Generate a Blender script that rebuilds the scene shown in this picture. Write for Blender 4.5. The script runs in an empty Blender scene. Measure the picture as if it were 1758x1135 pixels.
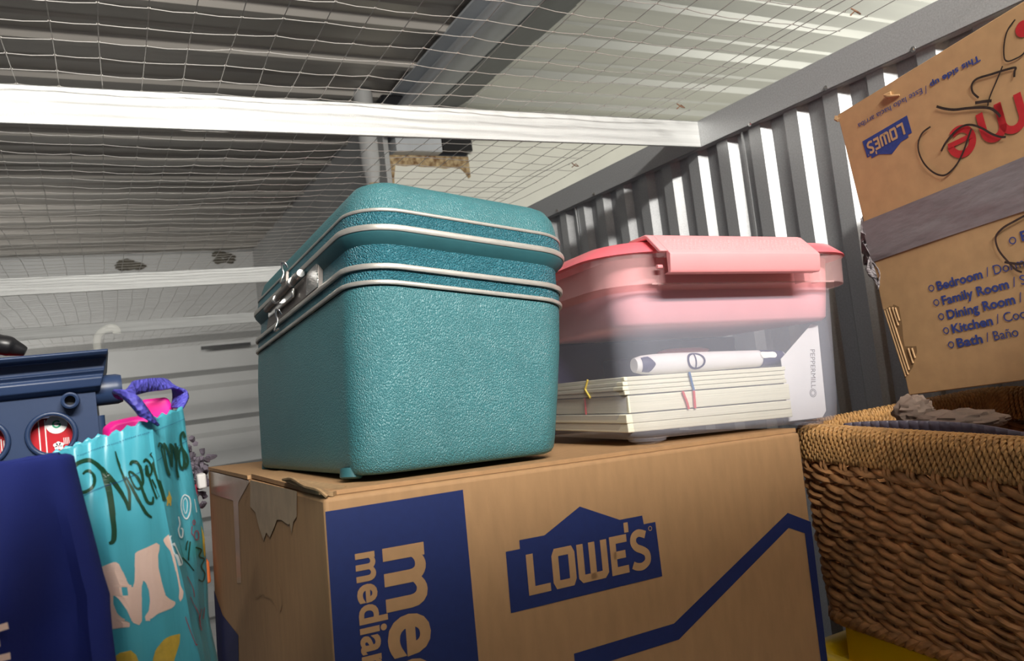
import bpy, math, random
import numpy as np
from mathutils import Vector, Matrix
random.seed(4); RNG = np.random.default_rng(4)
SC = bpy.context.scene
COL = SC.collection
PI = math.pi

# ---------------------------------------------------------------- camera
W, H, F = 1758.0, 1135.0, 1333.0
def cam_axes(yaw, pitch, roll):
    cy, sy, cp, sp = math.cos(yaw), math.sin(yaw), math.cos(pitch), math.sin(pitch)
    f = Vector((sy*cp, cy*cp, sp)); r = Vector((cy, -sy, 0)); u = r.cross(f)
    c, s = math.cos(roll), math.sin(roll)
    return c*r + s*u, -s*r + c*u, f
CR, CU, CF = cam_axes(.491022, .0496597, -.1231348)
cd = bpy.data.cameras.new('camera'); cam = bpy.data.objects.new('camera', cd); COL.objects.link(cam)
m = Matrix((CR, CU, -CF)).transposed().to_4x4(); cam.matrix_world = m
cd.sensor_width = 36; cd.lens = 36*F/W; cd.clip_start = .01
cd.dof.use_dof = True; cd.dof.focus_distance = .62; cd.dof.aperture_fstop = 20
SC.camera = cam
def ray(x, y):
    return (CR*(x-W/2) - CU*(y-H/2) + CF*F).normalized()
def at(x, y, Y):
    """point of the place seen at (x, y), standing at depth Y in the room"""
    v = ray(x, y); return v*(Y/v.y)

# ---------------------------------------------------------------- light, exposure
wd = bpy.data.worlds.new('world'); SC.world = wd; wd.use_nodes = True
wd.node_tree.nodes['Background'].inputs[0].default_value = (.86, .90, 1.0, 1)
wd.node_tree.nodes['Background'].inputs[1].default_value = .125
def area(name, loc, target, sx, sy, power, col):
    l = bpy.data.lights.new(name, 'AREA'); l.shape = 'RECTANGLE'; l.size = sx; l.size_y = sy
    l.energy = power; l.color = col
    o = bpy.data.objects.new(name, l); COL.objects.link(o); o.location = loc
    o.rotation_euler = (Vector(target)-Vector(loc)).to_track_quat('-Z', 'Y').to_euler()
    return o
# tube lamp of the corridor, behind the camera above the door header
area('corridor_lamp', (.12, -1.0, .89), (.7, 1.2, .78), 1.0, .07, 66, (1.0, .965, .90))
# added fill lights, unseen: brighten the back wall, right roof and white panel
area('back_wall_fill', (-1.1, 3.3, .75), (-.2, 5.8, .1), 1.6, .1, 9, (1.0, .98, .93)).data.spread = math.radians(75)
area('right_roof_fill', (3.0, 1.3, .50), (1.9, 2.6, 1.0), 1.2, .1, 10, (1.0, .98, .90))
SC.view_settings.view_transform = 'Standard'; SC.view_settings.look = 'None'
SC.view_settings.gamma = 1; SC.view_settings.exposure = 0

# ---------------------------------------------------------------- materials
def nodes(name):
    mt = bpy.data.materials.new(name); mt.use_nodes = True
    nt = mt.node_tree; b = nt.nodes['Principled BSDF']
    return mt, nt, b
def mat(name, col, rough=.6, metal=0, var=.12, vscale=30, stretch=(1, 1, 1), bump=0, bscale=200, bdist=.001,
        bstretch=None, kind='noise', coat=0, spec=None, sheen=0, col2=None, detail=4):
    mt, nt, b = nodes(name); N = nt.nodes.new; L = nt.links.new
    tc = N('ShaderNodeTexCoord'); mp = N('ShaderNodeMapping'); mp.inputs['Scale'].default_value = stretch
    L(tc.outputs['Object'], mp.inputs[0])
    ns = N('ShaderNodeTexNoise'); ns.inputs['Scale'].default_value = vscale; ns.inputs['Detail'].default_value = detail
    L(mp.outputs[0], ns.inputs['Vector'])
    rp = N('ShaderNodeValToRGB'); c = Vector(col[:3])
    c1 = c*(1-var); c2 = Vector(col2) if col2 else c*(1+var)
    rp.color_ramp.elements[0].color = (*c1, 1); rp.color_ramp.elements[1].color = (*c2, 1)
    rp.color_ramp.elements[0].position = .3; rp.color_ramp.elements[1].position = .7
    L(ns.outputs[0], rp.inputs[0]); L(rp.outputs[0], b.inputs['Base Color'])
    b.inputs['Roughness'].default_value = rough; b.inputs['Metallic'].default_value = metal
    if spec is not None: b.inputs['Specular IOR Level'].default_value = spec
    if coat: b.inputs['Coat Weight'].default_value = coat; b.inputs['Coat Roughness'].default_value = .2
    if sheen: b.inputs['Sheen Weight'].default_value = sheen
    if bump:
        mp2 = N('ShaderNodeMapping'); mp2.inputs['Scale'].default_value = bstretch or (1, 1, 1); L(tc.outputs['Object'], mp2.inputs[0])
        if kind == 'noise':
            t = N('ShaderNodeTexNoise'); t.inputs['Scale'].default_value = bscale; t.inputs['Detail'].default_value = 3
        elif kind == 'voronoi':
            t = N('ShaderNodeTexVoronoi'); t.inputs['Scale'].default_value = bscale
        elif kind == 'wave':
            t = N('ShaderNodeTexWave'); t.inputs['Scale'].default_value = bscale; t.bands_direction = 'Z'
        L(mp2.outputs[0], t.inputs['Vector'])
        bp = N('ShaderNodeBump'); bp.inputs['Strength'].default_value = bump; bp.inputs['Distance'].default_value = bdist
        L(t.outputs[0], bp.inputs['Height']); L(bp.outputs[0], b.inputs['Normal'])
    return mt
def clear(name, col, fac, rough=.25, tcol=(1, 1, 1)):
    """thin tinted translucent plastic: part passes straight through, part scatters"""
    mt, nt, b = nodes(name); N = nt.nodes.new; L = nt.links.new
    tc = N('ShaderNodeTexCoord'); ns = N('ShaderNodeTexNoise'); ns.inputs['Scale'].default_value = 25
    L(tc.outputs['Object'], ns.inputs['Vector'])
    mr = N('ShaderNodeMapRange'); mr.inputs[3].default_value = fac*.88; mr.inputs[4].default_value = fac*1.12
    L(ns.outputs[0], mr.inputs[0])
    tr = N('ShaderNodeBsdfTransparent'); tr.inputs[0].default_value = (*tcol, 1)
    mx = N('ShaderNodeMixShader'); b.inputs['Base Color'].default_value = (*col, 1); b.inputs['Roughness'].default_value = rough
    L(mr.outputs[0], mx.inputs[0]); L(tr.outputs[0], mx.inputs[1]); L(b.outputs[0], mx.inputs[2])
    L(mx.outputs[0], nt.nodes['Material Output'].inputs[0])
    return mt
def leather(name, col, sx, sy, sz, dist, rough=.38):
    mt, nt, b = nodes(name); N = nt.nodes.new; L = nt.links.new
    tc = N('ShaderNodeTexCoord')
    ns = N('ShaderNodeTexNoise'); ns.inputs['Scale'].default_value = 22; L(tc.outputs['Object'], ns.inputs['Vector'])
    va = N('ShaderNodeVectorMath'); va.operation = 'SCALE'; va.inputs['Scale'].default_value = .016
    L(ns.outputs['Color'], va.inputs[0])
    ad = N('ShaderNodeVectorMath'); ad.operation = 'ADD'; L(tc.outputs['Object'], ad.inputs[0]); L(va.outputs[0], ad.inputs[1])
    mp = N('ShaderNodeMapping'); mp.inputs['Scale'].default_value = (sx, sy, sz); L(ad.outputs[0], mp.inputs[0])
    vo = N('ShaderNodeTexVoronoi'); vo.feature = 'SMOOTH_F1'; vo.inputs['Scale'].default_value = 1; vo.inputs['Smoothness'].default_value = .6
    L(mp.outputs[0], vo.inputs['Vector'])
    bp = N('ShaderNodeBump'); bp.invert = True; bp.inputs['Strength'].default_value = .9; bp.inputs['Distance'].default_value = dist
    L(vo.outputs['Distance'], bp.inputs['Height']); L(bp.outputs[0], b.inputs['Normal'])
    n2 = N('ShaderNodeTexNoise'); n2.inputs['Scale'].default_value = 9; L(tc.outputs['Object'], n2.inputs['Vector'])
    rp = N('ShaderNodeValToRGB'); c = Vector(col)
    rp.color_ramp.elements[0].color = (*(c*.9), 1); rp.color_ramp.elements[1].color = (*(c*1.1), 1)
    L(n2.outputs[0], rp.inputs[0]); L(rp.outputs[0], b.inputs['Base Color'])
    b.inputs['Roughness'].default_value = rough; b.inputs['Specular IOR Level'].default_value = .55
    return mt

M = {}
M['teal'] = leather('teal_leatherette', (.055, .195, .218), 1350, 1350, 850, .0008)
M['teal_weave'] = leather('teal_pebbled_band', (.032, .160, .205), 1000, 1000, 1000, .0020, .30)
M['teal_plain'] = mat('teal_vinyl_lip', (.028, .12, .14), .5, bump=.2)
M['alu'] = mat('aluminium_trim', (.55, .53, .49), .38, .55, .10, 90, (1, 1, 6), bump=.15, bscale=400, bdist=.0003)
M['chrome'] = mat('chrome', (.85, .85, .84), .16, 1.0, .05, 60)
M['pewter'] = mat('dull_latch_metal', (.30, .27, .25), .45, .7, .15, 80, bump=.3, bscale=900, bdist=.0004)
M['sparkle'] = mat('knurled_silver', (.75, .74, .72), .25, .9, .1, 200, bump=1, bscale=900, bdist=.0008, kind='voronoi')
M['black'] = mat('black_plastic', (.012, .012, .014), .35)
M['card'] = mat('cardboard_kraft', (.44, .256, .122), .75, var=.07, vscale=120, stretch=(1, 1, .25), bump=.12, bscale=350, bdist=.0005)
M['card_b'] = mat('cardboard_upright_carton', (.52, .32, .155), .72, var=.07, vscale=70, bump=.15, bscale=120, bdist=.0008)
M['card_in'] = mat('cardboard_torn_inside', (.38, .24, .12), .85, var=.2, vscale=200)
M['card_dark'] = mat('torn_card_core', (.26, .155, .07), .85, var=.15, vscale=200)
M['card_pale'] = mat('peeled_paper_patch', (.50, .37, .235), .5, var=.12, vscale=60)
M['tape_clear'] = mat('clear_tape_on_card', (.40, .27, .155), .25, var=.08, vscale=30)
M['print_blue'] = mat('blue_box_print', (.010, .024, .125), .6, var=.06, vscale=200)
M['print_blue2'] = mat('blue_small_print', (.030, .055, .25), .6, var=.15, vscale=300)
M['print_red'] = mat('red_box_print', (.52, .022, .028), .6, var=.08, vscale=200)
M['print_card'] = mat('unprinted_card_letter', (.44, .256, .122), .75, var=.05, vscale=120)
M['print_cardb'] = mat('unprinted_card_letter_pale', (.52, .33, .17), .75, var=.05, vscale=120)
M['ink'] = mat('black_marker_ink', (.035, .022, .018), .45, var=.4, vscale=300)
M['duct'] = mat('grey_duct_tape', (.235, .21, .22), .38, .0, .12, 40, (1, 1, 5), bump=.35, bscale=60, bdist=.0015, bstretch=(1, 1, 3))
M['galv'] = mat('galvanised_sheet', (.52, .53, .54), .42, .55, .12, 500, bump=.15, bscale=600, bdist=.0003)
M['galv_wall'] = mat('galvanised_wall_sheet', (.50, .51, .52), .40, .60, .10, 450, bump=.12, bscale=600, bdist=.0003)
M['bar'] = mat('ribbed_galvanised_stud', (.60, .61, .60), .5, .2, .16, 90, (.04, 1, 2.2), bump=.6, bscale=900, bdist=.0006, detail=8)
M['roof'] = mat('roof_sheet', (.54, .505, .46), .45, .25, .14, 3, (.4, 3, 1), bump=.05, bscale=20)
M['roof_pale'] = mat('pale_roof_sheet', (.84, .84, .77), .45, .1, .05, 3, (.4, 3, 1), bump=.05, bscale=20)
M['beam'] = mat('painted_roof_beam', (.56, .58, .60), .5, .1, .08, 6, bump=.05)
M['beam_dark'] = mat('beam_shade_grey', (.12, .125, .125), .6, 0, .1, 8)  # shade on the beam's right side, put into the colour
M['whitewall'] = mat('stained_white_panel', (.80, .79, .70), .6, 0, .05, 5, bump=.05)
M['greywall'] = mat('grey_painted_sheet', (.47, .47, .46), .6, 0, .06, 3)
M['rust'] = mat('rust', (.30, .13, .04), .8, 0, .5, 60, col2=(.65, .50, .28))
M['rustwire'] = mat('rusty_clip_wire', (.35, .20, .13), .5, .5, .2, 200)
M['wire'] = mat('galvanised_wire', (.62, .60, .57), .35, .75, .1, 100)
M['stain'] = mat('black_mould_stain', (.10, .09, .07), .9, 0, .4, 40)
M['floor'] = mat('concrete_floor', (.30, .29, .27), .8, 0, .1, 4)
M['bin'] = clear('frosted_clear_plastic', (.62, .64, .76), .27, .22)
M['bin_rim'] = clear('frosted_pinkish_rim', (.95, .62, .62), .30, .25)
M['bin_lid'] = clear('translucent_coral_lid', (.93, .17, .21), .86, .28)
M['pink_tray'] = mat('pale_pink_tray', (.92, .40, .43), .4, var=.03)
M['pink_latch'] = mat('pale_pink_latch', (.93, .35, .37), .38, var=.02)
M['paper'] = mat('paper_edges', (.72, .69, .56), .8, var=.06, vscale=60, stretch=(.2, .2, 12), bump=.5, bscale=40, bdist=.0006, bstretch=(.05, .05, 20))
M['paper2'] = mat('white_paper', (.70, .68, .70), .7, var=.03)
M['navy_paper'] = mat('navy_printed_paper', (.035, .03, .10), .5, var=.1)
M['grey_ink'] = mat('grey_letter_ink', (.22, .21, .22), .7, var=.1)
M['rub_b'] = mat('blue_rubber', (.06, .14, .32), .6); M['rub_r'] = mat('red_rubber', (.60, .08, .09), .6); M['rub_y'] = mat('yellow_rubber', (.65, .50, .10), .6)
M['wick'] = mat('hyacinth_weave', (.42, .205, .08), .65, var=.45, vscale=70, stretch=(1, 1, 2), bump=.6, bscale=450, bdist=.0006)
M['rope'] = mat('twisted_seagrass_rope', (.52, .29, .105), .6, var=.25, vscale=120, bump=.4, bscale=900, bdist=.0004)
M['yellow'] = mat('yellow_plastic', (.80, .55, .006), .35, var=.04)
M['navy'] = mat('navy_crate_plastic', (.022, .043, .105), .38, var=.06, bump=.05)
M['bag_navy'] = mat('navy_nonwoven_bag', (.007, .018, .17), .85, var=.12, vscale=20, bump=.25, bscale=700, bdist=.0004)
M['bag_aqua'] = mat('turquoise_laminate_bag', (.075, .42, .53), .33, var=.06, vscale=12, bump=.35, bscale=38, bdist=.004, bstretch=(2.5, 2.5, .4))
M['green_ink'] = mat('dark_green_ink', (.008, .05, .022), .4, var=.1)
M['cream'] = mat('cream_print', (.86, .62, .52), .45, var=.04)
M['gold'] = mat('gold_print', (.62, .43, .06), .5, var=.12, vscale=300)
M['white_ink'] = mat('white_print', (.75, .85, .88), .45, var=.06)
M['berry'] = mat('berry_red_print', (.42, .02, .06), .45, var=.1)
M['strap'] = mat('purple_webbing', (.075, .07, .42), .6, var=.2, vscale=200, bump=.9, bscale=420, bdist=.0012, kind='voronoi')
M['hot'] = mat('hot_pink_fabric', (.95, .01, .33), .5, var=.08, bump=.2, bscale=60)
M['redpack'] = mat('red_carton', (.52, .012, .022), .35, var=.06)
M['white'] = mat('plain_white_print', (.82, .80, .78), .5, var=.03)
M['greenlogo'] = mat('green_print', (.02, .30, .16), .5, var=.03)
M['orange'] = mat('orange_carton', (.75, .17, .04), .6); M['tan'] = mat('tan_carton', (.55, .36, .24), .7)
M['tissue'] = mat('crumpled_tissue', (.26, .19, .15), .8, var=.2, vscale=30, bump=.6, bscale=25, bdist=.01)
M['greyplast'] = mat('grey_violet_plastic', (.13, .115, .16), .35, var=.06)
M['hookclear'] = clear('clear_hanger_plastic', (.50, .50, .45), .15, .2)
M['garland'] = mat('dusty_garland', (.13, .11, .14), .7, var=.5, vscale=100)

# ---------------------------------------------------------------- mesh helpers
class MB:
    def __init__(s): s.v = []; s.f = []; s.n = 0
    def add(s, v, f):
        v = np.asarray(v, float).reshape(-1, 3); s.v.append(v); k = s.n
        s.f += [tuple(i+k for i in q) for q in f]; s.n += len(v); return s
    def box(s, a, b):
        x0, y0, z0 = a; x1, y1, z1 = b
        return s.add([(x, y, z) for z in (z0, z1) for y in (y0, y1) for x in (x0, x1)],
                     [(0, 2, 3, 1), (4, 5, 7, 6), (0, 1, 5, 4), (2, 6, 7, 3), (0, 4, 6, 2), (1, 3, 7, 5)])
    def loft(s, rings, closed=True, cap0=False, cap1=False):
        n = len(rings[0]); k = len(rings); f = []
        for i in range(k-1):
            for j in range(n if closed else n-1):
                a, b = i*n+j, i*n+(j+1) % n
                f.append((a, b, b+n, a+n))
        if cap0: f.append(tuple(range(n-1, -1, -1)))
        if cap1: f.append(tuple(range((k-1)*n, k*n)))
        return s.add(np.concatenate([np.asarray(r, float) for r in rings]), f)
    def tube(s, pts, r, sides=8, closed=False, caps=True, flat=None):
        P = np.asarray(pts, float); n = len(P)
        if closed: T = np.roll(P, -1, 0)-np.roll(P, 1, 0)
        else: T = np.gradient(P, axis=0)
        T /= np.linalg.norm(T, axis=1)[:, None]+1e-12
        up = np.array([0, 0, 1.]) if abs(T[0][2]) < .9 else np.array([1., 0, 0])
        Nn = np.zeros_like(P); u = up-T[0]*(up@T[0]); u /= np.linalg.norm(u)
        for i in range(n):
            u = u-T[i]*(u@T[i]); u /= np.linalg.norm(u)+1e-12; Nn[i] = u
        B = np.cross(T, Nn); r = np.broadcast_to(np.asarray(r, float), (n,))
        a = np.arange(sides)*2*PI/sides; ra, rb = (1, 1) if flat is None else flat
        V = P[:, None] + r[:, None, None]*(ra*np.cos(a)[None, :, None]*Nn[:, None]+rb*np.sin(a)[None, :, None]*B[:, None])
        f = []
        for i in range(n if closed else n-1):
            for j in range(sides):
                i2 = (i+1) % n; j2 = (j+1) % sides
                f.append((i*sides+j, i*sides+j2, i2*sides+j2, i2*sides+j))
        if not closed and caps:
            f.append(tuple(range(sides-1, -1, -1))); f.append(tuple((n-1)*sides+j for j in range(sides)))
        return s.add(V.reshape(-1, 3), f)
    def prism(s, poly, o, u, v, n, d0, d1):
        o, u, v, n = map(np.array, (o, u, v, n)); k = len(poly)
        A = [o+u*p[0]+v*p[1]+n*d0 for p in poly]; B = [o+u*p[0]+v*p[1]+n*d1 for p in poly]
        f = [tuple(range(k-1, -1, -1)), tuple(range(k, 2*k))]+[(i, (i+1) % k, (i+1) % k+k, i+k) for i in range(k)]
        return s.add(A+B, f)
    def build(s, name, mt, parent=None, smooth=False, bevel=0, seg=2, angle=35, solid=0, subsurf=0, mw=None):
        me = bpy.data.meshes.new(name); me.from_pydata(np.concatenate(s.v).tolist(), [], s.f); me.update()
        o = bpy.data.objects.new(name, me); COL.objects.link(o)
        if mt: me.materials.append(mt)
        if parent: o.parent = parent
        if mw is not None: o.matrix_world = mw
        if smooth or bevel:
            me.shade_smooth()
        if solid:
            q = o.modifiers.new('s', 'SOLIDIFY'); q.thickness = solid; q.offset = 0
        if bevel:
            q = o.modifiers.new('b', 'BEVEL'); q.width = bevel; q.segments = seg; q.limit_method = 'ANGLE'; q.angle_limit = math.radians(angle)
            q.harden_normals = False
        if subsurf:
            q = o.modifiers.new('u', 'SUBSURF'); q.levels = subsurf; q.render_levels = subsurf
        if (smooth and not subsurf) or bevel:
            me.set_sharp_from_angle(angle=math.radians(50))
        return o
def tag(o, label, cat, group=None):
    o['label'] = label; o['category'] = cat
    if group: o['group'] = group
    return o
def struct(o): o['kind'] = 'structure'; return o
def thing(name, label, cat, P=(0, 0, 0), O=None, group=None):
    o = bpy.data.objects.new(name, None); COL.objects.link(o); o.empty_display_size = .05
    mw = (Matrix([[float(O[i][j]) for j in range(3)] for i in range(3)]).to_4x4() if O is not None else Matrix.Identity(4))
    mw.translation = Vector([float(t) for t in P]); o.matrix_world = mw
    return tag(o, label, cat, group)
def rotv(a, b, c):
    return np.array(Matrix.Rotation(a, 3, 'Z') @ Matrix.Rotation(b, 3, 'X') @ Matrix.Rotation(c, 3, 'Y'))

# flat print on a face: pts in face units (u, v) mapped by f(u, v, lift) -> 3D
def ribbon(mb, pts, w, f, lift=0, closed=False, cap=True):
    P = np.asarray(pts, float); n = len(P); w = np.broadcast_to(np.asarray(w, float), (n,))
    def nrm(d): return np.array([-d[1], d[0]])/(np.hypot(*d)+1e-12)
    L = []; R = []
    for i in range(n):
        a = P[i]-P[i-1] if (i > 0 or closed) else P[1]-P[0]
        b = P[(i+1) % n]-P[i] if (i < n-1 or closed) else P[-1]-P[-2]
        na, nb = nrm(a), nrm(b); mm = na+nb; l = np.hypot(*mm)
        mm = mm/l if l > .3 else na
        k = min(1/max(mm@na, .35), 2.2)
        L.append(P[i]+mm*w[i]/2*k); R.append(P[i]-mm*w[i]/2*k)
    V = [f(p[0], p[1], lift) for p in L]+[f(p[0], p[1], lift) for p in R]
    q = [(i, n+i, n+(i+1) % n, (i+1) % n) for i in range(n if closed else n-1)]
    mb.add(V, q)
def smoothpts(pts, k=6):
    P = np.asarray(pts, float); out = []
    for i in range(len(P)-1):
        p0 = P[max(i-1, 0)]; p1 = P[i]; p2 = P[i+1]; p3 = P[min(i+2, len(P)-1)]
        for t in np.arange(k)/k:
            out.append(.5*((2*p1)+(-p0+p2)*t+(2*p0-5*p1+4*p2-p3)*t*t+(-p0+3*p1-3*p2+p3)*t**3))
    out.append(P[-1]); return np.array(out)
def poly(mb, pts, f, lift=0):
    mb.add([f(p[0], p[1], lift) for p in pts], [tuple(range(len(pts)))])
def disc(mb, c, r, f, lift=0, n=24, r2=None):
    a = np.arange(n)*2*PI/n; r2 = r2 or r
    poly(mb, [(c[0]+r*math.cos(t), c[1]+r2*math.sin(t)) for t in a], f, lift)
TXT = {}
def text(mb, s, o, u, v, f, width=None, height=None, bold=0, lift=0):
    """lettering: starts at o, runs along u, stands along v (unit 2D vectors); width = run length, height = cap/ascender height"""
    key = (s, bold)
    if key not in TXT:
        c = bpy.data.curves.new('t', 'FONT'); c.body = s; c.offset = bold; c.resolution_u = 4; c.space_character = 1+bold*1.2
        ob = bpy.data.objects.new('t', c); COL.objects.link(ob)
        bpy.context.view_layer.update()
        me = bpy.data.meshes.new_from_object(ob.evaluated_get(bpy.context.evaluated_depsgraph_get()))
        V = np.array([q.co[:2] for q in me.vertices]); Fc = [tuple(p.vertices) for p in me.polygons]
        bpy.data.objects.remove(ob); bpy.data.curves.remove(c); bpy.data.meshes.remove(me)
        TXT[key] = (V, Fc)
    V, Fc = TXT[key]; x0 = V[:, 0].min(); wd_ = V[:, 0].max()-x0
    sx = width/wd_ if width else None
    sy = height/V[:, 1].max() if height else sx
    sx = sx or sy
    o, u, v = map(np.array, (o, u, v))
    P = [o+u*(p[0]-x0)*sx+v*p[1]*sy for p in V]
    mb.add([f(p[0], p[1], lift) for p in P], Fc)
def logo(mbB, mbT, o, w, u, v, f, l0, l1):
    """house shaped box logo with the store lettering, in face units"""
    o, u, v = map(np.array, (o, u, v)); g = lambda x, y: tuple(o+u*x*w+v*y*w)
    poly(mbB, [g(*p) for p in [(0, 0), (1, 0), (.99, .31), (.905, .31), (.90, .36), (.74, .36), (.48, .472), (.24, .355), (.085, .355), (.085, .31), (0, .31)]], f, l0)
    st = .042*w
    def R(pts, wd=st, closed=False): ribbon(mbT, [g(*p) for p in pts], wd, f, l1, closed)
    R([(.135, .275), (.135, .086), (.25, .086)])
    R([(.29, .105), (.30, .086), (.385, .086), (.395, .105), (.395, .236), (.385, .255), (.30, .255), (.29, .236)], st, True)
    R([(.452, .272), (.452, .10), (.465, .086), (.53, .086)]); R([(.53, .272), (.53, .075)]); R([(.53, .086), (.597, .086), (.610, .10), (.610, .272)])
    R([(.77, .256), (.672, .256), (.672, .086), (.77, .086)]); R([(.672, .171), (.755, .171)])
    R([(.775, .34), (.775, .285)], .03*w)
    R(smoothpts([(.905, .252), (.86, .268), (.825, .255), (.815, .222), (.835, .19), (.875, .17), (.905, .145), (.905, .105), (.87, .082), (.83, .084), (.80, .098)], 4))
    for k in range(1): R([(.945+.012*math.cos(t), .28+.012*math.sin(t)) for t in np.arange(10)*2*PI/10], .004*w, True)
def rring(w, l, r, e, z, nc=8, zf=None):
    """closed rounded rectangle, origin at the front left corner, grown by e"""
    R = max(r+e, .001); pts = []
    for cx, cy, a0 in ((w-r, r, -PI/2), (w-r, l-r, 0), (r, l-r, PI/2), (r, r, PI)):
        for k in range(nc+1):
            a = a0+PI/2*k/nc; pts.append((cx+R*math.cos(a), cy+R*math.sin(a)))
    return [(x, y, zf(x, y, z) if zf else z) for x, y in pts]

# ================================================================ THE ROOM
FZ = -2.08; RZ = 1.1
struct(MB().box((-2.5, -1.6, FZ-.1), (4.5, 6.2, FZ)).build('floor', M['floor']))
# right wall: upright box-ribbed sheet
P_ = .068; fl, wb, dp = .0237, .0103, .0115
prof = []
y = -.1-((-.1-.73) % P_) - P_
while y < 2.86:
    prof += [(.880+dp, y-wb/2), (.880, y+wb/2), (.880, y+wb/2+fl), (.880+dp, y+wb/2+fl+wb)]
    y += P_
wr = MB()
wr.loft([[(x, yy, z) for x, yy in prof] for z in (FZ, .335)], closed=False)
for sx_, yy in ((1246, .836), (998, 1.305)):
    wr.box((.8775, yy, FZ), (.8790, yy+.0035, .312))
struct(wr.build('wall_right', M['galv_wall']))
# top rail of the right wall, with its screws
rl = MB(); rl.box((.868, -.18, .3125), (.8705, 2.85, .355)); rl.box((.868, -.18, .3535), (.91, 2.85, .355)); rl.box((.868, -.18, .3125), (.885, 2.85, .3140))
rail = struct(rl.build('trim_1', M['galv'], bevel=.0008))
for px, py in ((1568, 84.5), (1418, 151), (1288, 213), (1020, 333.5), (957, 361)):
    v = ray(px, py); p = v*(.868/v.x)
    s = MB(); a = np.arange(6)*PI/3
    s.loft([[(p.x, p.y+.0023*math.cos(t), p.z+.0023*math.sin(t)) for t in a], [(p.x-.003, p.y+.002*math.cos(t), p.z+.002*math.sin(t)) for t in a]], cap1=True)
    s.loft([[(p.x-.0004, p.y+.0034*math.cos(t), p.z+.0034*math.sin(t)) for t in np.arange(14)*PI/7], [(p.x-.0012, p.y+.0032*math.cos(t), p.z+.0032*math.sin(t)) for t in np.arange(14)*PI/7]], cap1=True)
    s.build('screw', M['chrome'], rail)
# cross studs that carry the wire ceiling (a C shape: web to the front, two lips behind)
for i, Y in enumerate((.916, 2.12, 3.2)):
    x0, x1 = -1.6, (.868 if i < 1 else 1.0)
    b = MB(); b.box((x0, Y, .3125), (x1, Y+.0015, .3545)); b.box((x0, Y, .3530), (x1, Y+.035, .3545)); b.box((x0, Y, .3125), (x1, Y+.0035, .3140))
    struct(b.build('trim_%d' % (i+2), M['bar'], bevel=.0006))
# header over the doorway, behind the camera
struct(MB().box((-1.6, -.215, .10), (.88, -.185, .352)).build('wall_front', M['galv']))
# roof: ribbed sheets, ribs run left to right
rp = []; y = -1.2
while y < 5.8:
    rp += [(y, RZ), (y+.085, RZ), (y+.092, RZ+.008), (y+.115, RZ+.008), (y+.122, RZ), (y+.20, RZ), (y+.216, RZ-.022), (y+.246, RZ-.022), (y+.262, RZ)]
    y += .285
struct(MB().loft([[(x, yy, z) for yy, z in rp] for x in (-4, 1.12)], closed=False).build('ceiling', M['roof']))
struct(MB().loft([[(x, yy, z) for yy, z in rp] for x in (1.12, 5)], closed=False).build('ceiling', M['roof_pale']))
# roof beam: rounded purlin on a flat flange
bm_ = MB()
bp_ = [(1.15, 1.09), (1.112, 1.088), (1.085, 1.06), (1.05, 1.02), (1.018, .985), (1.012, .965), (1.03, .952), (1.065, .948), (1.108, .949), (1.38, 1.085), (1.30, 1.095)]
bm_.loft([[(x, yy, z) for x, z in bp_] for yy in (-1.2, 2.72)], cap0=True, cap1=True)
bmo = struct(bm_.build('trim_5', M['beam'], bevel=.012, seg=3, angle=20))
MB().box((1.046, -1.2, 1.075), (1.13, 2.80, 1.083)).build('flange', M['beam'], bmo)
MB().prism([(1.1085, .9475), (1.382, 1.083), (1.378, 1.089), (1.107, .953)], (0, 0, 0), (1, 0, 0), (0, 0, 1), (0, 1, 0), -1.2, 2.73).build('beam_shade_side', M['beam_dark'], bmo)  # added plate that paints the beam's right side as shaded
MB().box((1.00, 2.66, 1.0), (1.09, 2.74, 1.07)).build('clamp', M['black'], bmo, bevel=.01)
# far walls
struct(MB().box((1.052, 2.84, FZ), (1.072, 5.8, RZ)).build('wall_center', M['greywall']))
YW = 2.86
w0 = at(671, 290, YW); ztop = at(735, 268, YW).z; xs = at(801, 250, YW).x
ww = MB()
ww.prism([(w0.x, FZ), (4.5, FZ), (4.5, RZ), (xs, RZ), (xs, ztop), (w0.x, ztop)], (0, YW, 0), (1, 0, 0), (0, 0, 1), (0, 1, 0), 0, .02)
wwo = struct(ww.build('wall_rear', M['whitewall']))
rb = MB()
q = [(w0.x, ztop), (xs, ztop), (xs, ztop-.085), (xs-.010, ztop-.092), (xs-.022, ztop-.07), (xs-.04, ztop-.052), (xs-.08, ztop-.046), (xs-.11, ztop-.052), (xs-.16, ztop-.046), (w0.x+.13, ztop-.046), (w0.x+.10, ztop-.040), (w0.x+.06, ztop-.044), (w0.x+.02, ztop-.040), (w0.x+.009, ztop-.09), (w0.x+.005, ztop-.14), (w0.x, ztop-.16)]
rb.prism(q, (0, YW, 0), (1, 0, 0), (0, 0, 1), (0, 1, 0), -.003, 0)
rb.build('rust_edge', M['rust'], wwo)
MB().box((xs-.13, YW-.05, ztop+.01), (xs, YW+.02, ztop+.13)).build('slot', M['black'], wwo)
MB().box((w0.x+.01, YW-.06, ztop+.0), (xs-.14, YW+.02, ztop+.16)).build('flange', M['beam'], wwo)
p = at(634, 262, 2.72)
pp = MB(); pp.tube([(p.x, p.y, p.z-.16), (p.x, p.y, p.z-.05), (p.x, p.y, p.z+.30)], [.018, .034, .036], 16); pp.build('post', M['greywall'], wwo, smooth=True)
MB().tube([(p.x, p.y-.01, p.z-.20), (p.x, p.y-.01, p.z-.12)], .020, 10).build('rusted_bolt', M['rust'], wwo, smooth=True)
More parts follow.
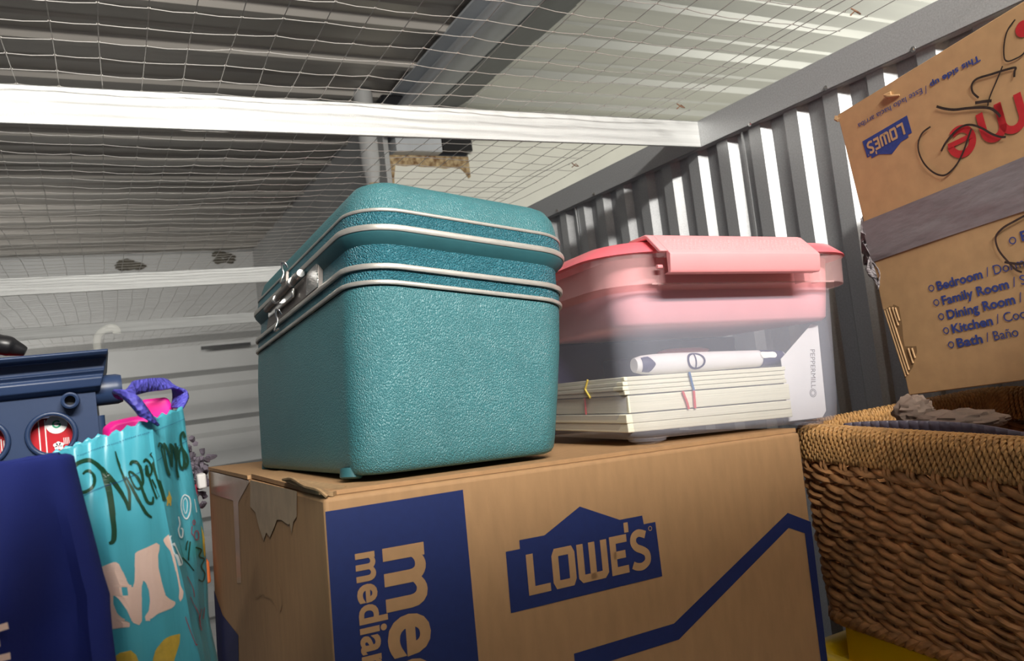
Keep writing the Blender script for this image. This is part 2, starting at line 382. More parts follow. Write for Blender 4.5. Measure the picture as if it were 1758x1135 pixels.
# back wall: flat panel, a ledge, and siding with level ribs below it
YB = 5.8; bw = MB()
lp = [(YB, RZ), (YB, .64), (YB-.05, .63), (YB-.05, .585), (YB, .575), (YB, .53), (YB-.09, .52), (YB-.09, .50), (YB, .46)]
z = .46
while z > FZ: lp += [(YB-.02, z-.10), (YB-.02, z-.20), (YB+.05, z-.235), (YB+.05, z-.30), (YB-.0, z-.335)]; z -= .335
bw.loft([[(x, yy, zz) for yy, zz in lp] for x in (-3.5, 1.06)], closed=False)
bwo = struct(bw.build('wall_back', M['greywall']))
for px, py, rx, rz in ((222, 453, .11, .05), (385, 443, .09, .05)):
    c = at(px, py, YB-.004); st = MB()
    for k in range(9):
        cx, cz = c.x+random.uniform(-.6, .6)*rx, c.z+random.uniform(-.6, .6)*rz
        poly(st, [(cx+rx*.55*random.uniform(.6, 1)*math.cos(t), cz+rz*.55*random.uniform(.6, 1)*math.sin(t)) for t in np.arange(14)*PI/7], lambda u, v, l, k=k: (u, YB-.004-.0006*k, v))
    st.build('stain', M['stain'], bwo)
st = MB(); a0, a1 = at(345, 596, 5.7), at(430, 590, 5.7); st.box((a0.x, 5.69, a0.z-.02), (a1.x, 5.705, a1.z+.01)); st.build('dark_slot', M['black'], bwo)

# ---- wire mesh ceiling: one welded net over the studs
G = .0395; Z0 = .3575
def wz(x, y):
    return Z0+.0035*math.sin(9.1*x+3*y)*math.sin(5.3*y+1.3)+.0012*math.sin(40*x+17*y)
net = MB(); xs_ = [.028+G*k for k in range(-32, 21)]; ys_ = [.804+G*k for k in range(-25, 100)]
def node(i, j):
    x, y = xs_[i], ys_[j]
    return (x+.0022*math.sin(7*y+2*x)+.0008*math.sin(91*i+37*j), y+.0018*math.sin(6*x+y)+.0008*math.sin(53*i+71*j), wz(x, y)+.0007*math.sin(31*i+17*j))
for j in range(len(ys_)):
    n_ = len(xs_)-(1 if j % 5 else 0)-(1 if j % 3 == 1 else 0)
    pts = []
    for i in range(n_):
        a = np.array(node(i, j)); pts.append(a)
        if i < n_-1:
            b = np.array(node(i+1, j)); pts.append((a+b)/2+np.array([0, 0, -.0007+.0004*math.sin(i*7+j*3)]))
    net.tube(pts, .00050, 5)
for i in range(len(xs_)):
    net.tube([np.array(node(i, j))+np.array([0, 0, .0009]) for j in range(len(ys_))], .00050, 5)
# doubled seam wire where two widths overlap, and weld knots
net.tube([(.752+.003*math.sin(9*y), y, wz(.75, y)-.001) for y in np.arange(.2, 2.7, .03)], .0006, 5)
tag(net.build('wire_mesh', M['wire'], smooth=True), 'square galvanised wire mesh stretched across the studs as a see-through ceiling', 'wire mesh')
kn = MB()
for i in range(len(xs_)):
    for j in range(len(ys_)):
        if ys_[j] > 1.3: continue
        a = np.array(node(i, j)); kn.tube([a+np.array([-.0013, 0, .0004]), a+np.array([.0013, 0, .0004])], .0009, 5)
kn.build('weld_knots', M['alu'], bpy.data.objects['wire_mesh'])['kind'] = 'stuff'
for nm, px, py, lb in (('a', 1468, 20, 'bent rusty wire clip on the ceiling mesh nearest the upside-down carton'), ('b', 1168, 182, 'bent rusty wire clip on the mesh just above the right end of the cross stud'),
                   ('c', 987, 283, 'bent rusty wire clip on the mesh below the cross stud, above the pink bin')):
    v = ray(px, py); p = v*(.352/v.z); k = .006
    t = MB(); t.tube([(p.x-k, p.y, p.z+.003), (p.x-.5*k, p.y-k, p.z-.004), (p.x+k, p.y-.3*k, p.z-.003), (p.x+.8*k, p.y+.6*k, p.z+.003), (p.x-.3*k, p.y+.8*k, p.z-.002), (p.x-k, p.y+.2*k, p.z-.004)], .0009, 6)
    tag(t.build('wire_clip', M['rustwire'], smooth=True), lb, 'wire clip', 'rusty clips joining the ceiling mesh')

# ================================================================ MAIN CARTON (lying on its side, under the case and bin)
S = .889
OA = rotv(.0234, -.0192, .0511); PA = np.array([.1101, .4655, -.0582])
wA, dA, hA = .4063, .4854, .40
A = thing('moving_box', 'large brown cardboard moving carton with blue band, under the teal case and pink bin', 'cardboard box', PA, OA)
ab = MB(); ab.box((0, 0, -hA), (wA, dA, -.0035)); ab.build('carton_body', M['card'], A, bevel=.0028, seg=3)
fl_ = MB(); fl_.add([(.001, .006, -.0005), (wA, .004, .0), (wA, dA/2-.001, .0), (.003, dA/2-.001, .0012), (.001, .006, -.0032), (wA, .004, -.0033), (wA, dA/2-.001, -.0033), (.003, dA/2-.001, -.0023)],
    [(0, 1, 2, 3), (7, 6, 5, 4), (0, 4, 5, 1), (1, 5, 6, 2), (2, 6, 7, 3), (3, 7, 4, 0)]); fl_.build('top_flap', M['card'], A)
fl_ = MB(); fl_.box((0, dA/2+.001, -.0033), (wA, dA-.002, 0)); fl_.build('top_flap', M['card'], A)
# lifted torn flap corner at the near left
tf = MB(); tf.add([(-.0015, .004, .0005), (-.001, .10, .0045), (.012, .11, .0015), (.020, .02, .0), (.006, .001, -.001), (-.0015, .004, -.0015), (-.001, .10, .0020), (.012, .11, -.001), (.020, .02, -.002), (.006, .001, -.0035)],
    [(0, 4, 3, 2, 1), (5, 6, 7, 8, 9), (0, 1, 6, 5), (1, 2, 7, 6), (2, 3, 8, 7), (3, 4, 9, 8), (4, 0, 5, 9)]); tf.build('torn_flap', M['card_in'], A)
tf = MB(); tf.tube(smoothpts([(-.001, .10, .003), (-.0015, .07, .005), (-.002, .035, .002), (-.001, .006, .001), (.002, -.0005, -.003)], 5), [.0012]*21, 6); tf.build('torn_edge', M['card_in'], A, smooth=True)
fA = lambda u, v, l: (u, -.0004-.0004*l, v)
fAL = lambda u, v, l: (-.0004-.0004*l, u, v)      # left face: u = depth, v = height
pb = MB(); poly(pb, [(.0003, -.0115), (.0902, -.0104), (.0915, -.1180), (.0930, -.398), (.0003, -.398)], fA); pb.build('blue_band', M['print_blue'], A)
pb = MB(); poly(pb, [(.4852, -.1244), (.484, -.136), (.4291, -.1528), (.3352, -.1535), (.3407, -.1783), (.345, -.39), (.4852, -.39)], fAL); pb.build('blue_side_print', M['print_blue'], A)
lt = MB(); lt2 = MB()
text(lt, 'medium', (.0347, -.0385), (0, -1), (1, 0), fA, width=.175, bold=.028, lift=1)
text(lt2, 'mediano', (.0168, -.0387), (0, -1), (1, 0), fA, width=.0845, bold=.028, lift=1)
lt.build('band_lettering', M['print_card'], A); lt2.build('band_lettering', M['print_card'], A)
lg, lc_ = MB(), MB(); a_ = 1.0/S
logo(lg, lc_, (.1315*S+.0005, -.1055*S), .1430*S, (1, .004), (0, 1), fA, 0, 1)
lg.build('logo_print', M['print_blue'], A); lc_.build('logo_lettering', M['print_card'], A)
hl = MB(); hp = [(.183, -.146), (.282, -.1445), (.428, -.0755), (.4568, -.088), (.4568, -.44), (.4505, -.44), (.447, -.097), (.427, -.089), (.2855, -.158), (.183, -.1595)]
# house outline as quads along the stroke
q4 = [(0, 9, 8, 1), (1, 8, 7, 2), (2, 7, 6, 3), (3, 6, 5, 4)]
hl.add([fA(x*S, z*S, 0) for x, z in hp], q4); hl.build('house_outline_print', M['print_blue'], A)
# worn left side: peeled patch, tape strip, scratches
pt = MB(); poly(pt, [(.2264, -.003), (.1121, -.003), (.0628, -.003), (.0676, -.02), (.078, -.024), (.0856, -.0327), (.090, -.026), (.0935, -.0279), (.1156, -.0263), (.130, -.0275), (.1422, -.0347), (.1593, -.0434), (.172, -.041), (.1842, -.0485), (.1985, -.041), (.2122, -.0289), (.2339, -.0254)][::-1], fAL, 1); pt.build('peeled_patch', M['card_pale'], A)
pt = MB(); poly(pt, [(.4658, -.004), (.2311, -.004), (.2947, -.0261), (.3018, -.1), (.3249, -.1036), (.2947, -.0261), (.4673, -.0288)], fAL, 0)
pt.v = []; pt.f = []; pt.n = 0
poly(pt, [(.2311, -.004), (.4658, -.004), (.4673, -.0288), (.2947, -.0261)][::-1], fAL, 0); poly(pt, [(.2950, -.0261), (.322, -.0263), (.3249, -.1036), (.3018, -.1)][::-1], fAL, 0); pt.build('clear_tape', M['tape_clear'], A)
sc_ = MB()
for L_ in ([(.2308, -.0769), (.236, -.086), (.2424, -.0941), (.238, -.099), (.2288, -.1004), (.205, -.093), (.1887, -.0927), (.175, -.0905), (.1617, -.0919), (.1478, -.096)], [(.1789, -.0664), (.185, -.0881)], [(.1385, -.0729), (.131, -.079), (.1286, -.086), (.1387, -.0945)], [(.252, -.004), (.247, -.015), (.258, -.027), (.25, -.045)]):
    ribbon(sc_, smoothpts(L_, 3), .0010, fAL, 1)
sc_.build('scratches', M['card_in'], A)
# plain cartons that carry it, below the picture
z0 = -.0582-.40-.008
for k, (zz, hh) in enumerate(((-.815, .322), (-1.245, .43), (-1.675, .43), (FZ, .405))):
    o = MB().box((.13, .47, zz), (.51, .94, zz+hh-.002)).build('storage_carton', M['card'], None, bevel=.003)
    tag(o, ['plain carton directly under the big blue-banded carton', 'plain carton second below the blue-banded carton', 'plain carton third below the blue-banded carton', 'plain carton standing on the concrete floor'][k], 'cardboard box', 'plain cartons stacked under the big carton')

# ================================================================ TEAL TRAIN CASE
OS = rotv(.049, -.08, .159); PS = np.array([.1347, .4893, -.0528])
wS, lS, rS = .203*S, .338, .039*S
KS = .966
T_ = thing('train_case', 'hard-shell teal train case with silver trim bands, standing on the carton', 'vanity case', PS*KS, OS)
T_.scale = (KS, KS, KS)
Z4 = .128
def zb(x, y, z):                                     # floor of the case follows the carton top
    b = -.0030+.102*x+.050*y; t = min(max(z/Z4, 0), 1); return b*(1-t)+z
def R_(e, z): return rring(wS, lS, rS, e, z, 10, zb)
def shell(name, prof_, mt, cap0=False, cap1=False, par=T_):
    o = MB().loft([R_(e, z) for e, z in prof_], cap0=cap0, cap1=cap1).build(name, mt, par, smooth=True); return o
lo = [(-.022, -.0012), (-.016, -.001), (-.0122, .0005), (-.0102, .004), (-.0090, .012), (-.0058, .05), (-.003, .09), (-.0022, .120), (-.0022, .1265)]
shell('lower_shell', lo, M['teal'], cap0=True)
def trim(z, e, h, d=.0022, name='silver_trim'):
    shell(name, [(e-d, z-h/2), (e-.0004, z-h/2), (e, z-h*.3), (e, z+h*.3), (e-.0004, z+h/2), (e-d, z+h/2)], M['alu'])
trim(.1285, .0004, .0030)
shell('lower_band', [(-.0018, .1285), (-.0016, .1395)], M['teal_weave'])
trim(.1398, .0012, .0037)
shell('recessed_band', [(-.0002, .1420), (-.0035, .1424), (-.0040, .1600)], M['teal_weave'])
shell('lid_lip', [(-.0045, .1560), (-.0030, .1575), (.0022, .1628), (.0026, .1650)], M['teal_plain'])
trim(.1668, .0036, .0042)
shell('upper_band', [(.0008, .1680), (-.0004, .1795)], M['teal_weave'])
trim(.1805, .0006, .0024)
shell('lid', [(-.0018, .1810), (-.0032, .190), (-.0055, .1975), (-.0100, .2035), (-.0170, .2072), (-.028, .2090), (-.034, .2094)], M['teal'], cap1=True)
for x_, y_ in ((.0135, .042), (wS-.045, .06), (.02, lS-.02), (wS-.02, lS-.02)):
    b0 = zb(x_, y_, 0)
    MB().loft([[(x_+.0075*math.cos(t)*k, y_+.010*math.sin(t)*k, b0+z) for t in np.arange(16)*PI/8] for k, z in ((1, .004), (1, -.0022), (.8, -.0032))], cap1=True).build('foot', M['teal_plain'], T_, smooth=True)
# latch set on the long left side
fx = lambda y, z, d: (-d, y, z)
lp_ = MB(); lp_.prism([(.088, .1425), (.262, .1425), (.252, .158), (.088, .1625)], (0, 0, 0), (0, 1, 0), (0, 0, 1), (-1, 0, 0), -.004, .0004)
la = lp_.build('latch_plate', M['pewter'], T_, bevel=.0005)
MB().prism([(.086, .1425), (.118, .1425), (.118, .1610), (.090, .1635)], (0, 0, 0), (0, 1, 0), (0, 0, 1), (-1, 0, 0), 0, .0012).build('strike_plate', M['sparkle'], la, bevel=.0002)
MB().tube([(-.006, .118, .1605), (-.006, .170, .1590), (-.006, .238, .1562)], .0028, 12).build('hinge_rod', M['pewter'], la, smooth=True)
MB().tube([(-.0060, .117, .1606), (-.0060, .126, .1603)], .0031, 14).build('rod_end', M['chrome'], la, smooth=True)
for yy in (.142, .196): MB().tube([(-.0065, yy, .1598-.05*(yy-.142)), (-.0065, yy+.005, .1596-.05*(yy-.142))], .0034, 12).build('rod_collar', M['chrome'], la, smooth=True)
MB().prism([(.150, .1485), (.236, .1485), (.236, .1535), (.150, .1570)], (0, 0, 0), (0, 1, 0), (0, 0, 1), (-1, 0, 0), .002, .0048).build('latch_lever', M['chrome'], la, bevel=.0008)
def hook(y, z0, z1):
    p = smoothpts([(-.0045, y-.004, z1-.0045), (-.007, y-.0045, z1-.001), (-.0085, y-.0010, z1), (-.0080, y+.001, z1-.004), (-.0065, y+.001, (z0+z1)/2), (-.0080, y+.001, z0+.004), (-.0090, y-.001, z0), (-.0060, y-.004, z0+.002)], 5)
    MB().tube(p, .0010, 8).build('handle_hook', M['chrome'], T_, smooth=True)
hook(.172, .1655, .1835); hook(.188, .1265, .1455)
MB().prism([(.176, .165), (.192, .165), (.192, .178), (.176, .178)], (0, 0, 0), (0, 1, 0), (0, 0, 1), (-1, 0, 0), .001, .004).build('hook_plate', M['pewter'], T_, bevel=.0006)
MB().box((wS-.004, .05, .1425), (wS+.0015, .30, .160)).build('hinge', M['black'], T_)

# ================================================================ PINK STORAGE BIN
OB = rotv(-.0985, -.0137, .0602); PB = np.array([.3535, .4887, -.0675]); wB, lB, rB = .229, .267, .030
Bn = thing('storage_bin', 'clear plastic storage bin with coral lid and pale pink tray, beside the teal case', 'storage bin', PB, OB)
def RB(e, z, r=rB): return rring(wB, lB, r, e, z, 10)
def bshell(name, prof_, mt, cap0=False, cap1=False, r=rB, solid=0):
    return MB().loft([RB(e, z, r) for e, z in prof_], cap0=cap0, cap1=cap1).build(name, mt, Bn, smooth=True, solid=solid)
bshell('bin_body', [(-.020, .001), (-.009, .0015), (-.0055, .006), (-.004, .02), (-.001, .118)], M['bin'], cap0=True)
bshell('bin_rim', [(-.001, .118), (.010, .1205), (.0115, .1215), (.012, .1425), (.0135, .1450)], M['bin_rim'])
rbs = MB()
for x_ in (.034, .172, .190): rbs.box((x_, -.0115, .121), (x_+.0012, -.001, .143))
rbs.box((.022, -.0122, .1207), (wB-.024, -.0108, .1219)); rbs.build('rim_ribs', M['bin_rim'], Bn)
bshell('lid', [(.0135, .1452), (.0175, .1460), (.0165, .1475), (.006, .1560), (-.004, .1580), (-.03, .1585)], M['bin_lid'], cap1=True, r=.036)
tr = [(-.0012, .1445), (-.004, .112), (-.006, .0935), (-.009, .0905), (-.02, .0900)]
bshell('inner_tray', tr, M['pink_tray'], cap1=True)
# handle clip over the front of the lid
cl = MB()
def cs(x, k0=0): return [(x, -.020, .127+k0), (x, -.0290, .127+k0), (x, -.0305, .129), (x, -.0315, .1415), (x, -.0290, .1440), (x, -.012, .1590), (x, -.0080, .1605), (x, .016, .1605), (x, .016, .1570), (x, -.009, .1570), (x, -.026, .1425), (x, -.0265, .128)]
def csi(x, t):   # chamfered upper corners
    c = cs(x)
    return c
cl.loft([cs(.0275), cs(.1735)], cap0=True, cap1=True)
clo = cl.build('handle_clip', M['pink_latch'], Bn, bevel=.0012, seg=3)
MB().prism([(-.0290, .1440), (-.012, .1590), (-.0080, .1605), (.016, .1605), (.016, .157), (-.009, .1570), (-.026, .1425)], (0, 0, 0), (0, 1, 0), (0, 0, 1), (1, 0, 0), .021, .0275).build('clip_wing', M['pink_latch'], clo, bevel=.0008)
db = MB(); nv = np.array([-.0, -.015, .017]); nv = nv/np.linalg.norm(nv)
for r_ in range(6):
    for k in range(34):
        x_ = .033+.0040*k+(.002 if r_ % 2 else 0); t = .12+.13*r_
        c = np.array([x_, -.029+.017*t, .144+.015*t]); u_ = np.array([1, 0, 0]); v_ = np.array([0, .017, .015])/.02267
        nn = np.array([0, -.015, .017])/.02267
        a = np.arange(6)*PI/3
        db.loft([[c+.0011*(u_*math.cos(q)+v_*math.sin(q))-nn*.0001 for q in a], [c+.0006*(u_*math.cos(q)+v_*math.sin(q))+nn*.0004 for q in a]], cap1=True)
db.build('grip_dots', M['pink_latch'], clo)['kind'] = 'stuff'
MB().tube([(.0235, -.018, .1335), (.028, -.018, .1335)], .0017, 12).build('clip_pin', M['pink_latch'], clo, smooth=True)
for x_, y_ in ((.030, .028), (wB-.035, .028)): 
    MB().loft([[(x_+.016*k*math.cos(t), y_+.016*k*math.sin(t), z) for t in np.arange(20)*PI/10] for k, z in ((1, .002), (.95, -.001), (.5, -.0035))], cap1=True).build('foot', M['bin'], Bn, smooth=True)

# inside the bin
def inbin(name, label, cat, group=None): return thing(name, label, cat, PB, OB, group)
bl = [('stack of cream paper pads with a blue band, topmost in the pink-lidded bin', .0368, .0513, .1655, 'b'), ('stack of cream paper pads with two red bands, in the middle inside the bin', .0224, .0362, .168, 'r'), ('stack of cream paper pads at the bottom inside the bin', .0072, .0218, .169, None)]
for k, (lb, za, zb2, xr, band) in enumerate(bl):
    t = inbin('paper_stack', lb, 'paper stack', 'paper pads inside the bin')
    x0 = (-.0135, -.011, -.0125)[k]+.018; pg = MB(); hgt = (zb2-za); n_ = (4, 1, 2)[k]
    for q in range(n_):
        a_ = za+hgt*q/n_; dx = .0012*math.sin(q*5+k*3)
        pg.box((x0+dx, .014+.0006*math.sin(q*7+k), a_+.0002), (xr+dx*.8, .150, a_+hgt/n_-.00002))
    pg.build('paper_pads', M['paper'], t, bevel=.0006)
    xb = .0685
    if band == 'b': MB().tube([(xb-.003, .0125, zb2+.0006), (xb-.001, .0125, za+.3*hgt), (xb, .0125, za-.0003)], .0011, 6, flat=(1, .8)).build('rubber_band', M['rub_b'], t)
    if band == 'r':
        MB().tube([(.0575, .0125, zb2+.0003), (.0605, .0125, za+.4*hgt), (.0618, .0125, za-.0003)], .0011, 6).build('rubber_band', M['rub_r'], t)
        MB().tube([(.0682, .0125, zb2+.0003), (.068, .0125, za-.0003)], .0011, 6).build('rubber_band', M['rub_r'], t)
        MB().tube([(x0-.0014, .085, zb2+.0002), (x0-.0014, .085, za-.0003)], .0009, 6).build('rubber_band', M['rub_r'], t)
    if band == 'b': MB().tube([(x0-.0014, .072, zb2+.0004), (x0-.0014, .078, za+.5*hgt), (x0-.0014, .070, za-.0003)], .0010, 6).build('rubber_band', M['rub_y'], t)
r = inbin('rolled_leaflet', 'white rolled-up leaflet with navy ends lying on the paper stacks in the bin', 'rolled paper')
xx = [.027, .034, .046, .060, .10, .150, .154, .170, .180]; rr = [.0060, .0078, .0086, .0088, .0084, .0074, .0073, .0066, .0055]
cz = lambda x: .0605-.02*(x-.05)*.15
MB().loft([[(x, .034+q*math.cos(t), cz(x)+q*math.sin(t)) for t in np.arange(24)*PI/12] for x, q in zip(xx, rr)], cap1=True, cap0=True).build('rolled_sheet', M['paper2'], r, smooth=True)
def onroll(u, v, l):
    q = np.interp(u, xx, rr)+.0003+.0002*l; a = v; return (u, .034-q*math.cos(a), cz(u)+q*math.sin(a))
ni = MB()
def rpatch(pts, mb, l=0):
    ribbon(mb, pts, .0, onroll)
for x0, x1 in ((.1535, .179),):
    ni.add([onroll(x, a, 0) for x in (x0, (x0+x1)/2, x1) for a in np.linspace(-1.5, 1.5, 14)], [(i*14+j, i*14+j+1, (i+1)*14+j+1, (i+1)*14+j) for i in range(2) for j in range(13)])
ni.build('navy_print', M['navy_paper'], r); ni = MB()
ni.add([onroll(.031+(.012-.006*abs(a))*t, a, 0) for t in (0, .5, 1) for a in np.linspace(-.9, .9, 12)], [(i*12+j, i*12+j+1, (i+1)*12+j+1, (i+1)*12+j) for i in range(2) for j in range(11)])
ni.build('navy_print', M['navy_paper'], r); ni = MB()
el = [(.0825+.0088*math.cos(t), .10+.85*math.sin(t)) for t in np.arange(26)*2*PI/26]
L_ = [onroll(.0825+.0072*math.cos(t), .10+.68*math.sin(t), 1) for t in np.arange(26)*2*PI/26]+[onroll(.0825+.0092*math.cos(t), .10+.9*math.sin(t), 1) for t in np.arange(26)*2*PI/26]
ni.add(L_, [(i, (i+1) % 26, 26+(i+1) % 26, 26+i) for i in range(26)])
ni.add([onroll(x, a, 1) for x in (.0815, .0828) for a in np.linspace(-.6, .8, 8)], [(j, j+1, 8+j+1, 8+j) for j in range(7)])
ni.build('navy_ring_print', M['navy_paper'], r)
wp = MB(); wp.add([onroll(.160+.009*math.cos(t), .35+.45*math.sin(t)+.1*math.sin(3*t), 3) for t in np.arange(16)*PI/8], [tuple(range(16))]); wp.build('white_print', M['white'], r)
cdn = inbin('card_sleeve', 'white card standing at the right end inside the bin, small grey lettering on it', 'card')
k_ = MB(); k_.prism([(.1695, .0035), (.2075, .004), (.2125, .0095), (.2135, .0865), (.206, .0875), (.168, .058)], (0, .021, 0), (1, 0, 0), (0, 0, 1), (0, 1, .0), 0, .0006); k_.build('card_sheet', M['paper2'], cdn)
k_ = MB(); fC = lambda u, v, l: (u, .0207, v)
text(k_, 'PEPPERMILL', (.2015, .0650), (-.10, -1), (1, -.03), fC, width=.0345, height=.0052)
for rr_ in (.0035, .0022): ribbon(k_, [(.1995+rr_*math.cos(t), .0262+rr_*math.sin(t)) for t in np.arange(14)*PI/7], .0006, fC, 0, True)
k_.build('grey_lettering', M['grey_ink'], cdn)
k_ = inbin('magazine', 'dark navy magazine standing at the back inside the bin', 'magazine')
MB().box((.004, .153, .003), (.2255, .161, .0893)).build('cover', M['navy_paper'], k_, bevel=.002)
k_ = MB(); k_.loft([[(x, .085+w*.012*math.cos(t), .0725+w*.0035*math.sin(t)) for t in np.arange(14)*PI/7] for x, w in ((.086, .3), (.092, .8), (.105, 1), (.125, .9), (.135, .6), (.139, .2))], cap0=True, cap1=True)
o = k_.build('party_favour', M['pink_tray'], None, smooth=True); o.matrix_world = Bn.matrix_world; tag(o, 'small pink soft item above the rolled leaflet inside the bin', 'trinket')
MB().box((.060, .115, .0515), (.160, .148, .0705)).build('leaflet', M['navy_paper'], None, bevel=.002).matrix_world = Bn.matrix_world
tag(bpy.data.objects['leaflet'], 'dark folded leaflet pile behind the rolled leaflet in the bin', 'leaflet')

# ================================================================ UPSIDE-DOWN CARTON IN THE BASKET
OC = rotv(-1.6977, .0344, -.0941); PC = np.array([.6666, .5091, .2115])
Cb = thing('small_moving_box', 'small cardboard moving carton standing upside down in the basket, taped with grey duct tape', 'cardboard box', PC, OC)
wC, dC, hC = .378, .165, .2837
cb = MB()
# front panel with its torn lower left corner, then the rest of the shell
front = [(0, 0), (wC, 0), (wC, -hC), (.0002, -hC), (.0010, -.2673), (-.0040, -.1997), (-.0052, -.1985), (-.0040, -.18), (-.0030, -.150), (-.0010, -.10), (-.0005, -.05)]
cb.prism([(x, z) for x, z in front[::-1]], (0, 0, 0), (1, 0, 0), (0, 0, 1), (0, 1, 0), 0, .004)
cb.prism([(.0035, -.001), (wC-.001, -.001), (wC-.001, -hC+.001), (.0035, -hC+.001)][::-1], (0, 0, 0), (1, 0, 0), (0, 0, 1), (0, 1, 0), .004, dC)
cb.build('carton_body', M['card_b'], Cb, bevel=.0012)
cr = MB()
poly(cr, [(-.0040, -.1994), (.0052, -.1972), (.0070, -.1985), (.0095, -.1965), (.0148, -.2001), (.0132, -.2185), (.0105, -.2300), (.0100, -.2375), (.0229, -.2395), (.0220, -.245), (.0173, -.2511), (.0130, -.2580), (.0050, -.2644), (.0010, -.2673)][::-1], lambda u, v, l: (u, -.0004, v))
cro = cr.build('torn_layer', M['card_dark'], Cb)
fl2 = MB()
for x0, t_, b_ in ((-.0022, -.2000, -.2655), (.0008, -.1992, -.2640), (.0038, -.1985, -.2600), (.0078, -.1990, -.2170), (.0108, -.2000, -.2130), (.0106, -.2400, -.2545), (.0146, -.2405, -.2500)):
    g2 = lambda z: x0-(z+.2)*.078
    fl2.tube([(g2(t_), -.0007, t_), (g2((t_+b_)/2), -.0008, (t_+b_)/2), (g2(b_), -.0007, b_)], .0009, 6)
fl2.build('flutes', M['card_b'], Cb, smooth=True)
fC2 = lambda u, v, l: (u, -.0004-.0003*l, v)
MB().tube([(.0, -.001, -.001), (-.0015, -.0015, -.0035), (.001, -.001, -.006)], .0022, 6).build('bent_corner', M['card_in'], Cb)
MB().tube([(.0660, -.001, -.010), (.0600, -.003, -.0095), (.0640, -.003, -.0125), (.0740, -.001, -.0155)], [.0022, .0016, .0022, .0008], 7).build('torn_card_curl', M['card_b'], Cb, smooth=True)
# duct tape round the middle with crumpled end at the left corner
dt = MB()
n_ = 60; top = lambda x: -.1110-.0012*math.sin(9*x); bot = lambda x: -.1528+.0012*math.sin(14*x+1)
g_ = []
for x in np.linspace(-.003, wC+.001, n_):
    zz = np.linspace(top(x), bot(x), 9)
    g_.append([(x, -.0009-.0005*math.sin(60*z+25*x)**2-.0012*math.exp(-((z-(top(x)+(bot(x)-top(x))*(.9-2.2*x)))/.0016)**2)*(1 if x < .25 else .3), z) for z in zz])
for k in range(n_-1):
    dt.add(g_[k]+g_[k+1], [(j, 9+j, 9+j+1, j+1) for j in range(8)])
dto = dt.build('duct_tape', M['duct'], Cb, smooth=True)
ct = MB(); rows = []
for k, t in enumerate(np.linspace(0, 1, 12)):
    zc = -.1075-.064*t; out = .017*math.sin(PI*t)**.7
    rows.append([(-.0025-out*s+.0014*math.sin(9*s+17*t+k), -.0015+.010*s+.0035*math.sin(12*s+23*t), zc+.004*math.sin(7*s+3*k)-.006*s) for s in np.linspace(0, 1, 8)])
for k in range(11): ct.add(rows[k]+rows[k+1], [(j, j+1, 8+j+1, 8+j) for j in range(7)])
ct.build('crumpled_tape_end', M['duct'], Cb, smooth=True, solid=.0008)
ct = MB(); rows = []
for k, t in enumerate(np.linspace(0, 1, 10)):
    rows.append([(-.003-.006*s*math.sin(PI*t)+.0014*math.sin(11*s+9*t), -.0012-.004*math.sin(PI*s)*math.sin(PI*t)-.001, -.1480-.026*t*(1-.3*s)+.003*math.sin(5*s)) for s in np.linspace(-.9, 1, 8)])
for k in range(9): ct.add(rows[k]+rows[k+1], [(j, j+1, 8+j+1, 8+j) for j in range(7)])
ct.build('tape_fold', M['duct'], Cb, smooth=True, solid=.0006)
# print
pr = MB()
text(pr, 'This side up', (.1535, -.0202), (-1, .004), (0, -1), fC2, width=.0485, height=.0050, bold=.03, lift=1)
text(pr, '/', (.1015, -.0203), (-1, 0), (0, -1), fC2, height=.0066, lift=1)
text(pr, 'Este lado hacia arriba', (.0965, -.0200), (-1, .008), (0, -1), fC2, width=.0752, height=.0050, lift=1)
lx = [('Bedroom', ' / Dormitorio', .1920+.0028), ('Family Room', ' / Sala', .2084), ('Dining Room', ' / Comedor', .2216), ('Kitchen', ' / Cocina', .2346), ('Bath', ' / Baño', .2477)]
pr.build('blue_lettering', M['print_blue2'], Cb)
for k, (b_, s_, z_) in enumerate(lx):
    pr = MB()
    x0 = .0606+.0012*k; wd_ = {'Bedroom': .0452, 'Family Room': .0640, 'Dining Room': .0645, 'Kitchen': .0395, 'Bath': .0250}[b_]
    text(pr, b_, (x0, -z_), (1, .0), (0, 1), fC2, width=wd_, height=.0078, bold=.03, lift=1)
    text(pr, s_.strip(), (x0+wd_+.0035, -z_), (1, 0), (0, 1), fC2, height=.0078, lift=1)
    c_ = (x0-.0060, -z_+.0034); ribbon(pr, [(c_[0]+.0026*math.cos(t), c_[1]+.0026*math.sin(t)) for t in np.arange(16)*PI/8], .0009, fC2, 1, True); pr.build('room_line', M['print_blue2'], Cb)
pr = MB(); c_ = (.1388, -.1722); ribbon(pr, [(c_[0]+.0026*math.cos(t), c_[1]+.0026*math.sin(t)) for t in np.arange(16)*PI/8], .0009, fC2, 1, True)
text(pr, 'Entryway / Entrada', (.1461, -.1748), (1, 0), (0, 1), fC2, height=.0078, bold=.03, lift=1)
pr.build('room_line', M['print_blue2'], Cb)
l1, l2 = MB(), MB(); logo(l1, l2, (.0755, -.0358), .0540, (-1, -.03), (.02, -1), fC2, 0, 1)
l1.build('logo_print', M['print_blue2'], Cb); l2.build('logo_lettering', M['print_cardb'], Cb)
rd = MB()
cx, cz_ = .1190, -.0795
a = np.linspace(math.radians(-172), math.radians(125), 34)
